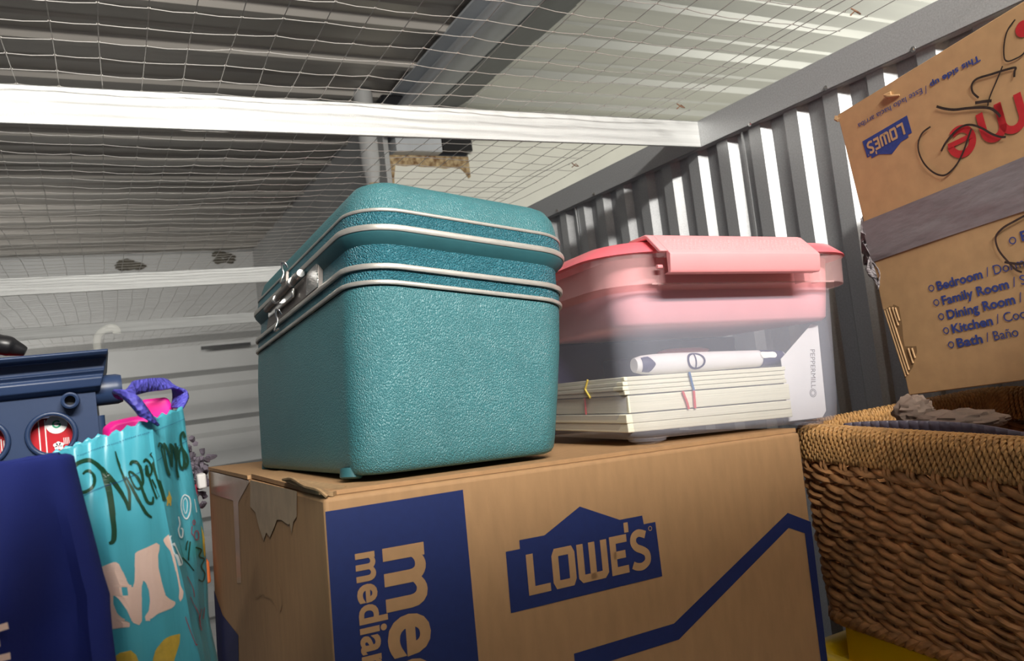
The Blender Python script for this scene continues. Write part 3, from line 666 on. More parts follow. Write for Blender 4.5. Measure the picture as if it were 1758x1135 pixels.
# letter e, upside down: ring with a bar and an opening
ribbon(rd, [(cx+.0105*math.cos(t+PI), cz_+.0105*math.sin(t+PI)) for t in np.linspace(0.0, 5.4, 34)], .0062, fC2, 1)
ribbon(rd, [(cx-.0125, cz_+.0008), (cx+.0115, cz_+.0008)], .0042, fC2, 2)
def arch(x0, x1, zt, zb_, w):   # inverted: legs up, bow down
    r_ = (x1-x0)/2; ribbon(rd, [(x0, zt), (x0, zb_+r_)]+[(x0+r_-r_*math.cos(t), zb_+r_-r_*math.sin(t)) for t in np.linspace(.2, PI-.2, 12)]+[(x1, zb_+r_), (x1, zt)], w, fC2, 1)
rd.build('red_letter', M['print_red'], Cb); rd = MB()
arch(.1400, .1565, -.0645, -.0890, .0062); arch(.1565, .1735, -.0635, -.0890, .0062)
rd.build('red_letter', M['print_red'], Cb); rd = MB()
ribbon(rd, [(.1990+.0105*math.cos(t), -.0770+.0115*math.sin(t)) for t in np.arange(24)*PI/12], .0062, fC2, 1, True)
rd.build('red_letter', M['print_red'], Cb); rd = MB()
disc(rd, (.1915, -.0195), .0062, fC2, 1)
rd.build('red_dot', M['print_red'], Cb)
for k, (L_, w_) in enumerate([
  ([(.1881, -.0099), (.1804, -.0145), (.1751, -.0229), (.1723, -.0328), (.174, -.0368), (.1793, -.038), (.1861, -.0378), (.193, -.034)], .0012),
  ([(.1756, -.0509), (.1770, -.0470), (.1782, -.0444), (.1696, -.042), (.1585, -.0398), (.147, -.0375), (.1415, -.0399), (.1405, -.046), (.144, -.0526)], .0018),
  ([(.1695, -.0384), (.1625, -.0462), (.1551, -.054), (.151, -.0593), (.1496, -.0623)], .0012),
  ([(.1402, -.0552), (.1472, -.0574), (.1538, -.0599)], .0024),
  ([(.1066, -.0421), (.1131, -.0473), (.1217, -.0523), (.132, -.056), (.1432, -.0606), (.1511, -.0651), (.1554, -.0708), (.1571, -.0752)], .0022),
  ([(.0963, -.056), (.0871, -.0577), (.081, -.0638), (.0789, -.0725), (.081, -.0836), (.0869, -.0938), (.0939, -.0997), (.1004, -.1007), (.11, -.0968), (.1189, -.0892), (.1315, -.0737)], .0016),
  ([(.1001, -.0802), (.1065, -.0748), (.1164, -.07), (.125, -.0685), (.1324, -.0707), (.14, -.0768), (.1468, -.0849), (.1528, -.0901), (.1573, -.0921)], .0018),
  ([(.18, -.154), (.162, -.1555), (.1453, -.1582), (.1347, -.1605), (.1271, -.1657), (.1265, -.1759), (.1311, -.1868), (.1361, -.1955), (.1404, -.1987)], .0017),
  ([(.1287, -.1872), (.1361, -.1904), (.1423, -.192), (.16, -.191)], .0020)]):
    ink = MB(); ribbon(ink, smoothpts(L_, 6), w_, fC2, 3+k*.5); ink.build('marker_stroke', M['ink'], Cb)

# ================================================================ WICKER BASKET
ZR = -.083; bx0, bx1, by0, by1 = .552, .842, -.02, .552
ob_ = rotv(.03, 0, 0)
PBk = np.array([.5505, .5185, ZR]); TB = rotv(-.055, .035, 0)      # origin: far left top corner of the rim; +y runs back
Bk = thing('wicker_basket', 'large woven wicker basket with twisted rope rim, right of the blue-banded carton', 'basket', PBk, TB)
LX, LY, HB = .285, .56, .168
def per(s, e=0):
    """walk the basket outline: far side, then left side towards the viewer; returns point and outward normal"""
    r = .028
    segs = [('l', (LX-r, 0), (r, 0)), ('c', (r, -r), PI/2, PI), ('l', (0, -r), (0, -LY)), ]
    # total along far side
    L1 = LX-2*r; L2 = PI/2*r; L3 = LY-r
    if s < 0:   # wall side, running towards the viewer from the far right corner
        t = -s; Lc = PI/2*r
        if t < Lc: a = PI/2-t/r; return np.array([LX-r+(r+e)*math.cos(a), -r+(r+e)*math.sin(a)]), np.array([math.cos(a), math.sin(a)])
        return np.array([LX+e, -r-(t-Lc)]), np.array([1., 0])
    if s < L1: return np.array([LX-r-s, e]), np.array([0., 1])
    s -= L1
    if s < L2: a = PI/2+s/r; return np.array([r+(r+e)*math.cos(a), -r+(r+e)*math.sin(a)]), np.array([math.cos(a), math.sin(a)])
    s -= L2; return np.array([-e, -r-s]), np.array([-1., 0])
SMAX = LX-.056+PI/2*.028+LY-.03; SMIN = -.50
# twined weave
wv = MB(); ds = .0046; ss = np.arange(SMIN, SMAX, ds); st_ = .0215; nrow = 17
for k in range(nrow):
    zc = -.033-(HB-.033)*(k+.3)/nrow
    for h in (0, 1):
        pts = []; rr_ = []; jz = 0
        for i, s in enumerate(ss):
            ph = PI*s/st_+h*PI+k*.55+.35*math.sin(s*17+k)
            e = -.001+.0036*math.cos(ph)-.010*(k/nrow); dz = -.0026*math.sin(ph)+.0012*math.sin(s*23+k*2.1)+.0009*math.sin(s*61+k)
            p, _n = per(s, e); pts.append((p[0], p[1], zc+dz)); rr_.append(.0032*(1+.16*math.sin(s*140+k*5+h)+.15*RNG.standard_normal()*.5))
        wv.tube(pts, np.clip(rr_, .0022, .0044), 7, flat=(1, .85))
wv.build('woven_body', M['wick'], Bk, smooth=True)
bt = MB()
for h in (0, 1, 2):
    pts = []
    for s in ss:
        ph = 2*PI*s/.028+h*2*PI/3; p, _n = per(s, -.010+.003*math.cos(ph)); pts.append((p[0], p[1], -HB-.002+.004*math.sin(ph)))
    bt.tube(pts, .0042, 7)
bt.build('braided_foot', M['wick'], Bk, smooth=True)
for i, s in enumerate(np.arange(SMIN+.01, SMAX, st_)):
    sk = MB(); p, n2 = per(s, -.0015); p1, _ = per(s, -.011)
    for q in (-1, 1):
        t_ = np.array([-n2[1], n2[0]])*.0019*q
        sk.tube([(p[0]+t_[0]+n2[0]*.004, p[1]+t_[1]+n2[1]*.004, -.024), (p[0]+t_[0]+n2[0]*.0055, p[1]+t_[1]+n2[1]*.0055, -.031), (p[0]+t_[0], p[1]+t_[1], -.045), (p1[0]+t_[0], p1[1]+t_[1], -HB)], .0016, 6)
    sk.build('stake', M['wick'], Bk, smooth=True)
# rope wrapped rim
rim = MB(); pitch = .0048; th = .0165; hh = .029
loop = [(-.008-th/2+.003, -hh), (.002, -hh+.001), (.0045, -hh*.7), (.0048, -hh*.3), (.004, -.004), (.000, .0005), (-.006, .0012), (-.0115, -.001), (-.0135, -.006), (-.0135, -hh*.6), (-.0125, -hh)]
lpts = smoothpts(loop, 8); seg = np.r_[0, np.cumsum(np.linalg.norm(np.diff(lpts, axis=0), axis=1))]
u_ = np.arange(0, seg[-1], .0012); le = np.interp(u_, seg, lpts[:, 0]); lz = np.interp(u_, seg, lpts[:, 1])
cnt = 0; s = SMIN
while s < SMAX:
    lean = .0085+.003*math.sin(s*31)
    base = np.array([np.r_[per(s+lean*(-z_/hh)*(1 if e_ > -.008 else -.3), 0)[0]-0, 0]+0 for e_, z_ in zip(le, lz)])
    nrm_ = np.array([per(s+lean*(-z_/hh)*(1 if e_ > -.008 else -.3), 0)[1] for e_, z_ in zip(le, lz)])
    C_ = base.copy(); C_[:, 0] += nrm_[:, 0]*le; C_[:, 1] += nrm_[:, 1]*le; C_[:, 2] = lz
    T = np.gradient(C_, axis=0); T /= np.linalg.norm(T, axis=1)[:, None]; tx = np.c_[-nrm_[:, 1], nrm_[:, 0], np.zeros(len(C_))]; bz = np.cross(T, tx)
    ph0 = RNG.uniform(0, 6)
    for h in (0, 1):
        ph = 2*PI*u_/.0078+h*PI+ph0
        rim.tube(C_+.00100*(tx*np.cos(ph)[:, None]+bz*np.sin(ph)[:, None]), .00125, 6, caps=False)
    s += pitch*(1+.05*RNG.standard_normal())
rim.build('rope_rim', M['rope'], Bk, smooth=True)
co = MB(); co.loft([[(*(per(s, e)[0]), z) for s in np.arange(SMIN, SMAX, .01)] for e, z in ((.002, -.027), (.0025, -.006), (-.004, -.002), (-.011, -.006), (-.011, -.027))], closed=False)
co.build('rim_core', M['wick'], Bk, smooth=True)
MB().box((.01, -LY, -HB-.004), (LX-.01, -.012, -HB)).build('base', M['wick'], Bk)
# things in the basket
t = MB(); rows = []
for k, q in enumerate(np.linspace(0, 1, 22)):
    x_ = .020+.03*q; y_ = -.045-.17*q
    zt_ = .0010+.0045*math.sin(PI*min(q*1.25+.02, 1))**.6-.010*max(q-.6, 0)
    rows.append([(x_+.0015*w_, y_+.001*w_, zt_-.004*w_-(.0006*(w_ > .5))) for w_ in np.linspace(0, 9, 10)])
for k in range(21): t.add(rows[k]+rows[k+1], [(j, j+1, 10+j+1, 10+j) for j in range(9)])
o = t.build('plastic_tray', M['greyplast'], None, smooth=True, solid=.0015); o.matrix_world = Bk.matrix_world
tag(o, 'grey-violet plastic tray edge curving up behind the basket rim', 'tray')
def lump(name, c, sx, sy, sz, mt, seed, label, cat):
    r_ = np.random.default_rng(seed); n1, n2 = 28, 18; V = []; ph = r_.uniform(0, 6, 12); fr = r_.uniform(2, 6, 12)
    for i in range(n2+1):
        for j in range(n1):
            th_, p_ = PI*i/n2, 2*PI*j/n1; d = np.array([math.sin(th_)*math.cos(p_), math.sin(th_)*math.sin(p_), math.cos(th_)])
            k = 1+.16*sum(abs(math.sin(fr[q]*d[q % 3]*1.8+fr[q]*d[(q+1) % 3]+ph[q])) for q in range(5))-.35
            V.append(np.array(c)+d*k*np.array([sx, sy, sz]))
    f = [(i*n1+j, i*n1+(j+1) % n1, (i+1)*n1+(j+1) % n1, (i+1)*n1+j) for i in range(n2) for j in range(n1)]
    o = MB().add(V, f).build(name, mt, None, smooth=True); return tag(o, label, cat)
lump('tissue_paper', tuple(at(1568, 706, .445)), .010, .015, .0115, M['tissue'], 3, 'crumpled beige packing tissue poking up under the upside-down carton corner', 'packing paper')
lump('tissue_paper', tuple(at(1650, 722, .40)), .018, .030, .0075, M['tissue'], 8, 'flatter crumpled brown tissue lying deeper in the basket, right of the first', 'packing paper')


# yellow tote below the basket
Y = thing('yellow_tote', 'yellow plastic tote lid showing below the wicker basket', 'tote', (.532, .535, -.2635), rotv(-.045, .035, 0))
yb = MB(); yb.loft([rring(.34, .60, .03, e, z, 6) for e, z in ((-.045, -1.78), (-.02, -.10), (-.02, -.050))], cap0=True)
o = yb.build('tote_body', M['black'], Y, smooth=True); o.location.y = -.62
yb = MB(); yb.loft([rring(.34, .60, .035, e, z, 6) for e, z in ((-.018, -.055), (0, -.053), (0, -.024), (-.004, -.019), (-.016, -.018), (-.021, -.022), (-.024, -.030), (-.040, -.032), (-.048, -.004), (-.056, .0))], cap1=True)
o = yb.build('tote_lid', M['yellow'], Y, smooth=True); o.location.y = -.60

# ================================================================ LEFT SIDE: crate, bags and what is behind them
def frame(Yd):
    return lambda x, y: at(x, y, Yd)
YC = .56
cr_ = at(172, 760, YC)
Cr = thing('plastic_crate', 'navy blue plastic crate with round holes and a flared rim, behind the bags', 'crate', (cr_.x, YC, cr_.z))
def cl_(x, y, d=0): p = at(x, y, YC+d); return p.x-cr_.x, p.z-cr_.z
rt = cl_(190, 600)[1]; rx = cl_(190, 600)[0]; ridge = cl_(172, 652)[1]; CW = -.36
mm = .00042*1.0
# front panel with round holes
pn = MB(); zT = ridge-.004; zBm = -.20
holes = [(cl_(89, 746), .0118), (cl_(-30, 757), .0118), (cl_(-150, 767), .0118)]
tube_h = (cl_(121, 688), .0042)
def panel_cell(x0, x1, z0, z1, hole, r, n=32):
    cx, cz = hole; V = []; f = []
    for k in range(n):
        a = 2*PI*k/n; dx, dz = math.cos(a), math.sin(a)
        tx = ((x1-cx) if dx > 0 else (x0-cx))/dx if abs(dx) > 1e-9 else 1e9; tz = ((z1-cz) if dz > 0 else (z0-cz))/dz if abs(dz) > 1e-9 else 1e9
        t = min(tx, tz); V += [(cx+r*dx, 0, cz+r*dz), (cx+t*dx, 0, cz+t*dz), (cx+r*dx, .003, cz+r*dz)]
    for k in range(n):
        q = (k+1) % n; f += [(3*k, 3*k+1, 3*q+1, 3*q), (3*k, 3*q, 3*q+2, 3*k+2)]
    pn.add(V, f)
hx = [h[0][0] for h in holes]; hz = holes[0][0][1]
edges = [0, (hx[0]+hx[1])/2, (hx[1]+hx[2])/2, CW]
hw = .0150
for i in range(3): panel_cell(hx[i]-hw, hx[i]+hw, hz-hw, hz+hw, (hx[i], hz), .0118)
bx_ = [0.0]
for x_ in hx: bx_ += [x_+hw, x_-hw]
bx_.append(CW)
for k in range(0, 8, 2): pn.box((bx_[k+1], 0, hz-hw), (bx_[k], .003, hz+hw))
pn.box((CW, 0, hz+hw), (0, .003, zT)); pn.box((CW, 0, zBm), (0, .003, hz-hw))
pn.box((-.003, .0031, zBm), (0, .2369, zT-.0001)); pn.box((CW, .237, zBm), (0, .24, zT-.0001)); pn.box((CW+.001, .0035, zBm-.003), (-.001, .2365, zBm-.0005))
pn.build('crate_body', M['navy'], Cr)
for (c, r) in holes:
    MB().tube([(c[0]+.0128*math.cos(t), -.0012, hz+.0128*math.sin(t)) for t in np.arange(36)*PI/18], .0016, 8, closed=True).build('hole_rim', M['navy'], Cr, smooth=True)
c, r = tube_h
tb = MB(); a = np.arange(24)*PI/12
tb.loft([[(c[0]+q*math.cos(t), y_, c[1]+q*math.sin(t)) for t in a] for q, y_ in ((r+.0012, .001), (r+.0008, -.009), (r-.0002, -.0095), (r-.0012, -.009), (r-.0014, .001))])
tb.loft([[(c[0]+q*math.cos(t), .0012, c[1]+q*math.sin(t)) for t in a] for q in (.0001, r-.0010)])
tb.build('stacking_socket', M['navy'], Cr, smooth=True)
MB().add([(c[0]+(r-.0013)*math.cos(t), -.002, c[1]+(r-.0013)*math.sin(t)) for t in a], [tuple(range(24))]).build('socket_hollow', M['black'], Cr)
rm = MB()
rprof = [(.0, zT-.003), (-.0065, zT), (-.0075, ridge+.001), (-.0065, ridge+.0025), (.001, ridge+.0025), (.0018, ridge+.004), (-.0005, rt-.0125), (.0035, rt-.0115), (.0035, rt-.0045), (-.0085, rt-.0035), (-.0105, rt-.0012), (-.009, rt), (.012, rt), (.012, zT-.003)]
xr_ = rx+.003
def endr(xx): return [(xx+(.0 if z < ridge+.003 else .0040*(z-ridge)/(rt-ridge)), y_, z) for y_, z in rprof]
rm.loft([[(x+(0 if x < -.1 else (.006*(z-zT)/(rt-zT))), y_, z) for y_, z in rprof] for x in (CW-.01, .0035)], cap0=True, cap1=True)
rm.loft([[(x_, y_+.0, z) for x_, z in ((.0, zT), (.008, zT+.001), (.008, ridge), (.004, ridge+.002), (.0095, rt-.001), (.0095, rt), (-.008, rt), (-.008, zT))] for y_ in (.011, .25)], cap0=True, cap1=True)
rm.build('flared_rim', M['navy'], Cr, bevel=.0006)
pc = cl_(188, 668)
MB().tube([(-.004, .012, pc[1]), (.0125, .012, pc[1]), (.0155, .012, pc[1])], [.0098, .0098, .0088], 24).build('side_peg', M['navy'], Cr, smooth=True)
MB().tube([(.0005, .010, pc[1]-.016), (.0005, .010, pc[1]-.045)], .0035, 12).build('corner_rib', M['navy'], Cr, smooth=True)
# red carton inside the crate
rc = thing('red_carton', 'red printed carton seen through the round holes of the navy crate', 'carton', (cr_.x-.005, YC+.0085, cr_.z))
MB().box((CW+.02, 0, -.18), (-.006, .15, hz+.0105)).build('carton', M['redpack'], rc, bevel=.001)
fR = lambda u, v, l: (u+.005, -.0003-.0002*l, v)
wl = MB(); a_ = hx[0]
disc(wl, (a_+.0026, hz+.0060), .0060, fR, 0, 28)
for dx in (-.0070, -.0036): ribbon(wl, [(a_+dx, hz+.0095), (a_+dx-.0002, hz-.0125)], .0007, fR)
for dx, dz in ((.0010, -.0070), (.0026, -.0062), (.0042, -.0070), (.0016, -.0088), (.0038, -.0090)): disc(wl, (a_+dx, hz+dz), .0013, fR, 0, 12)
for k in range(4): ribbon(wl, [(a_+.0058+.0009*k, hz-.0030), (a_+.0058+.0009*k, hz-.0072)], .0004, fR)
for k in range(5): ribbon(wl, [(hx[1]+.0045+.0013*k, hz+.004-.001*k), (hx[1]+.0045+.0013*k, hz-.009)], .0006, fR)
wl.build('white_print', M['white'], rc)
gl = MB(); g0, g1 = a_+.0026, hz+.0060; ribbon(gl, [(g0+.0020*math.cos(t), g1+.0020*math.sin(t)) for t in np.linspace(.6, 5.9, 16)], .0010, fR, 1); ribbon(gl, [(g0, g1), (g0+.0019, g1-.0001), (g0+.0019, g1-.0010)], .0008, fR, 1)
gl.build('green_mark', M['greenlogo'], rc)
# clear hanger hook on top of the crate
hk = [at(x, y, YC+.006) for x, y in ((168, 601), (166, 590), (168, 578), (175, 569), (185, 564), (194, 563), (200, 567), (200, 573))]
tag(MB().tube(smoothpts(hk, 5), [.0022]*20+[.0025]*16, 8, flat=(1, .45)).build('hanger_hook', M['hookclear'], None, smooth=True), 'clear plastic hanger hook standing on the navy crate rim', 'hanger')
# dark duct behind the crate
dk = [at(-75, 720, .63), at(-60, 590, .63), at(0, 592, .62), at(22, 597, .62), at(44, 604, .62)]
tag(MB().tube(smoothpts(dk, 4), [.0068]*11+list(np.linspace(.0066, .003, 6)), 16).build('umbrella_handle', M['black'], None, smooth=True), 'dark rounded handle end sticking out of the navy crate at the far left', 'handle')

# navy shopping bag, nearest
Yn = .355
def npt(x, y, d=0): return at(x, y, Yn+d)
nb = MB(); er = [(112, 781), (121, 782), (125, 786), (128, 800), (140, 850), (152, 895), (164, 940), (175, 985), (186, 1020), (187, 1045), (190, 1080), (197, 1135), (206, 1200), (214, 1260)]
rings = []
for k, (ex, ey) in enumerate(er):
    yl = ey+ (112-0)*.12 if k == 0 else ey
    row = []
    for q in np.linspace(0, 1, 26):
        px = -260+(ex+260)*q; py = (795+(ex-112)*0-((px-0)*.155) if k < 3 else ey+(ex-px)*.10)
        if k < 3: py = 797-.145*px + (k*3)
        d = .012*math.sin(q*9+ey*.006)*(.3+.7*min(1, (ey-780)/200))*(.5 if q > .9 else 1)+(.008*((q-.92)/.08)**2 if q > .92 else 0)
        row.append(npt(px, py, d))
    rings.append(row)
n_ = 26
nb.loft([[tuple(p) for p in r_]+[(p.x-(.004 if j > 20 else 0), p.y+.04 if False else p.y+.032, p.z) for j, p in reversed(list(enumerate(r_)))] for r_ in rings], closed=True)
NB = tag(nb.build('shopping_bag', M['bag_navy'], None, smooth=True, solid=.0012), 'dark navy fabric shopping bag in the near left corner', 'bag')
nl = MB()
for L_, w_ in (([(-14, 1083), (14, 1074)], 9), ([(-8, 1106), (0, 1104)], 9), ([(-14, 1134), (18, 1126)], 9)):
    pts = [npt(x, y, -.013) for x, y in L_]; d_ = .0024
    P_2 = [(p.x, p.z) for p in pts]; nl2 = MB(); ribbon(nl2, P_2, w_*.00027, lambda u, v, l: (u, pts[0].y, v)); nl.v += nl2.v; nl.f += [tuple(i+nl.n for i in q) for q in nl2.f]; nl.n += nl2.n
nlo = nl.build('cream_lettering', M['cream'], NB)

# turquoise christmas bag: front, crease, side
Yx = .400
lv = [  # image rows: left edge, crease, right edge (x, y)
 ((60, 792), (259, 719), (312, 700)), ((62, 815), (262, 742), (316, 722)), ((66, 850), (266, 780), (320, 758)), ((70, 890), (272, 825), (327, 800)),
 ((76, 935), (281, 868), (335, 842)), ((84, 985), (291, 918), (345, 888)), ((94, 1040), (306, 970), (351, 940)), ((104, 1090), (318, 1022), (355, 1000)), ((114, 1150), (328, 1080), (358, 1062)), ((124, 1210), (343, 1135), (372, 1130)), ((134, 1270), (350, 1200), (384, 1195))]
XG = []; NF, NS = 30, 12
for k, (a, b, c) in enumerate(lv):
    row = []
    for q in np.linspace(0, 1, NF, endpoint=False):
        bulge = .008*math.sin(PI*q)*min(1, k/4)+.0022*math.sin(q*23+k*.3)*(1-q*.4)*(1 if k < 3 else .5)
        row.append(at(a[0]+(b[0]-a[0])*q, a[1]+(b[1]-a[1])*q, Yx-bulge))
    for q in np.linspace(0, 1, NS):
        row.append(at(b[0]+(c[0]-b[0])*q, b[1]+(c[1]-b[1])*q, Yx+.036*q+.0025*math.sin(q*8+k)*math.sin(PI*q)))
    XG.append(row)
XG = np.array([[tuple(p) for p in r_] for r_ in XG])
# subdivide rows smoothly
XS = []
for j in range(XG.shape[1]): XS.append(smoothpts(XG[:, j], 4))
XS = np.array(XS).transpose(1, 0, 2); nr, nc = XS.shape[:2]
xb_ = MB()
back = XS[:, ::-1].copy(); back[:, :, 1] = .480; back[:, :, 0] = XS[:, ::-1, 0]*1.0
back[:, :NS, 0] = np.linspace(0, .004, NS)[None, ::-1]*0+XS[:, -1:, 0]-.002*np.arange(NS)[None]
# scalloped fold at the top
full = np.concatenate([XS, back], axis=1)
for j in range(full.shape[1]): full[0, j, 2] += .0010*math.sin(j*1.9)
xb_.loft([full[k] for k in range(nr)], closed=True)
XB = tag(xb_.build('gift_bag', M['bag_aqua'], None, smooth=True, solid=.0008), 'turquoise Christmas tote bag with green lettering and purple strap', 'bag')
from mathutils.bvhtree import BVHTree
tri = []; vv = [Vector(p) for p in XS.reshape(-1, 3)]
for k in range(nr-1):
    for j in range(nc-1): tri.append((k*nc+j, k*nc+j+1, (k+1)*nc+j+1, (k+1)*nc+j))
BV = BVHTree.FromPolygons(vv, tri)
def onbag(u, v, l):
    """print lies on the bag cloth"""
    d = ray(u, v); h = BV.ray_cast(Vector((0, 0, 0)), d)
    if h[0] is None: h = (at(u, v, Yx), Vector((0, -1, 0)))
    n_ = h[1] if h[1].y < 0 else -h[1]
    return tuple(h[0]+n_*(.0007+.0002*l))
def cA(L_): return [(130+x/4.364, 640+y/4.364) for x, y in L_]
def cB(L_): return [(130+x/3.984, 850+y/3.984) for x, y in L_]
gr = MB()
def bag_stroke(L_, w, l=0, k=6, mb=None, w2=None):
    P_3 = smoothpts(L_, k); ww_ = np.interp(np.linspace(0, 1, len(P_3)), np.linspace(0, 1, len(w)), w) if hasattr(w, '__len__') else w
    ribbon(gr if mb is None else mb, P_3, ww_, onbag, l)
G_ = [([(45, 762), (70, 740), (110, 740), (148, 785), (135, 850), (90, 885), (40, 898), (0, 880), (-30, 820), (-25, 740), (0, 690), (50, 662), (110, 658), (170, 690), (230, 760), (300, 850), (360, 940), (400, 1030)], [3.5, 5.5, 6, 6, 6, 6, 7, 7.5, 8, 6]),
 ([(190, 700), (225, 790), (250, 890), (265, 990), (275, 1080), (285, 1180), (278, 1260), (252, 1275)], [4, 9, 9, 9, 8, 8, 4]),
 ([(287, 590), (305, 660), (335, 740), (375, 830), (400, 900), (402, 1030)], [2, 4, 5, 5, 6, 5]),
 ([(375, 780), (420, 860), (470, 960), (520, 1050), (560, 1085)], [3, 5, 5, 5, 3]),
 ([(415, 690), (430, 665), (465, 680), (490, 760), (495, 830), (470, 870), (440, 850), (415, 790), (405, 745), (430, 750), (470, 800), (500, 900), (530, 970), (565, 975), (570, 930)], [4, 5, 4, 4, 3, 3, 4, 5, 5, 3]),
 ([(500, 670), (515, 650), (545, 680), (560, 730), (545, 770), (520, 760), (520, 700), (545, 800), (580, 900), (598, 945)], 3.6),
 ([(548, 605), (575, 640), (590, 720), (610, 800), (640, 900), (655, 960)], [6, 5, 3.5, 3]),
 ([(560, 800), (590, 860), (620, 930)], 3),
 ([(600, 560), (610, 530), (640, 560), (655, 640), (670, 720), (685, 770), (665, 740), (640, 640), (620, 560)], 3),
 ([(640, 530), (660, 560), (690, 640), (700, 700), (700, 600), (690, 540), (720, 580), (735, 660), (742, 600), (725, 530)], 4),
 ([(745, 560), (735, 640), (735, 720), (748, 790)], [4, 4, 4, 5]),
 ([(775, 560), (755, 600), (760, 690), (785, 720), (795, 640), (785, 580), (800, 680), (815, 690)], 4),
 ([(800, 490), (785, 450), (765, 480), (775, 560), (810, 620), (820, 680), (800, 720)], 4.2)]
for k, (L_, w_) in enumerate(G_):
    if k == 8: gr.build('green_lettering', M['green_ink'], XB); gr = MB()
    bag_stroke(cA(L_), w_, k*.3)
H2 = [([(760, 315), (750, 340), (745, 380)], 2.5), ([(775, 320), (765, 400), (762, 450)], 2.5), ([(810, 360), (850, 375), (835, 420), (870, 440), (850, 490), (875, 540), (860, 590), (830, 580)], 2.2), ([(720, 430), (760, 470), (800, 520)], 2)]
gr.build('green_lettering', M['green_ink'], XB); gr = MB()
for L_, w_ in H2: bag_stroke(cB(L_), w_)
gr.build('green_drawing', M['green_ink'], XB)
def bag_poly(L_, mt, name, l=0, sub=True):
    """solid print: cut into small strips so it follows the cloth"""
    L_ = np.array(L_); y0, y1 = L_[:, 1].min(), L_[:, 1].max(); mb = MB(); n_ = max(3, int((y1-y0)/3.5)); ys = np.linspace(y0+.01, y1-.01, n_)
    def cuts(yy):
        xs2 = []
        for i in range(len(L_)):
            a, b = L_[i], L_[(i+1) % len(L_)]
            if (a[1]-yy)*(b[1]-yy) < 0: xs2.append(a[0]+(b[0]-a[0])*(yy-a[1])/(b[1]-a[1]))
        xs2.sort(); return [(xs2[i], xs2[i+1]) for i in range(0, len(xs2)-1, 2)]
    pc_ = [cuts(yy) for yy in ys]
    for i in range(n_-1):
        A_, B_ = pc_[i], pc_[i+1]
        if len(A_) != len(B_):
            m_ = cuts((ys[i]+ys[i+1])/2)
            A_ = B_ = m_
        for (a0, a1), (b0, b1) in zip(A_, B_):
            kx = 5; t_ = np.linspace(0, 1, kx)
            mb.add([onbag(a0+(a1-a0)*q, ys[i], l) for q in t_]+[onbag(b0+(b1-b0)*q, ys[i+1], l) for q in t_], [(j, j+1, kx+j+1, kx+j) for j in range(kx-1)])
    return mb.build(name, mt, XB)
bag_poly(cB([(120, 520), (200, 480), (265, 455), (290, 462), (330, 550), (355, 610), (385, 628), (398, 590), (402, 400), (420, 385), (480, 360), (545, 328), (568, 335), (565, 380), (556, 410), (560, 500), (585, 610), (610, 690), (640, 715), (675, 730), (676, 750), (650, 775), (560, 810), (500, 858), (475, 856), (470, 830), (500, 790), (508, 720), (500, 650), (480, 600), (462, 582), (450, 620), (448, 740), (450, 860), (430, 888), (398, 885), (375, 850), (340, 770), (290, 700), (262, 680), (262, 740), (290, 810), (340, 855), (368, 875), (365, 900), (240, 916), (210, 900)]), M['cream'], 'cream_letter')
bag_poly(cB([(590, 305), (635, 268), (650, 330), (680, 440), (700, 540), (715, 620), (735, 660), (730, 700), (710, 730), (700, 700), (705, 650), (690, 560), (670, 470), (640, 380), (610, 345)]), M['cream'], 'cream_letter')
bag_poly(cB([(270, 1100), (330, 1062), (375, 1060), (405, 1085), (425, 1135), (430, 1200), (260, 1200)]), M['gold'], 'gold_ornament')
bag_poly(cB([(520, 1150), (545, 1060), (600, 985), (660, 955), (708, 948), (705, 1010), (670, 1120), (650, 1190), (520, 1200)]), M['gold'], 'gold_ornament')
bag_poly(cA([(665, 930), (683, 925), (688, 880), (700, 925), (715, 950), (702, 965), (705, 1000), (688, 985), (670, 1000), (675, 960)]), M['gold'], 'gold_star')
bag_poly(cB([(848, 210), (862, 250), (880, 330), (884, 400), (872, 430), (862, 380), (858, 300)]), M['gold'], 'gold_edge_mark')
wi = MB()
for L_, w_, cl2 in (([(735, 0), (765, 20), (775, 70), (768, 130), (748, 165), (722, 140), (708, 80), (715, 25)], 2.2, 1), ([(740, 20), (752, 50), (752, 100), (742, 130), (728, 100), (724, 50)], 1.2, 1), ([(690, 150), (700, 200), (690, 240), (700, 285), (715, 290), (720, 240), (705, 230)], 2.4, 0), ([(800, 30), (815, 120)], 1.4, 0), ([(640, 280), (665, 380), (690, 430), (705, 480), (715, 460), (690, 400), (660, 330)], 2.0, 0)):
    P_3 = smoothpts(cB(L_+([L_[0]] if cl2 else [])), 5); ribbon(wi, P_3, w_, onbag, 1)
wi.build('white_drawing', M['white_ink'], XB)
be = MB()
for cx_, cy_, r_ in ((797, 190, 9), (815, 278, 19)):
    ribbon(be, [(130+(cx_+r_*.8*math.cos(t))/3.984, 850+(cy_+r_*1.7*math.sin(t))/3.984) for t in np.arange(18)*PI/9], 1.3, onbag, 1, True)
for L_ in ([(785, 215), (780, 260), (795, 280)], [(750, 560), (790, 640), (800, 700)], [(770, 700), (800, 760), (830, 820), (840, 900)], [(850, 780), (835, 860), (850, 930)], [(745, 830), (780, 930), (820, 1030)], [(870, 770), (860, 850)]):
    ribbon(be, smoothpts(cB(L_), 5), 1.2, onbag, 1)
be.build('berry_drawing', M['berry'], XB)
st2 = MB()
for i in range(40):
    q = i/40; a, b = np.array((132, 783)), np.array((258, 741))
    p0_, p1_ = a+(b-a)*q, a+(b-a)*(q+.014); ribbon(st2, [tuple(p0_), tuple(p1_)], .9, onbag, 1)
    a, b = np.array((262, 741)), np.array((316, 719)); p0_, p1_ = a+(b-a)*q, a+(b-a)*(q+.016); ribbon(st2, [tuple(p0_), tuple(p1_)], .8, onbag, 1)
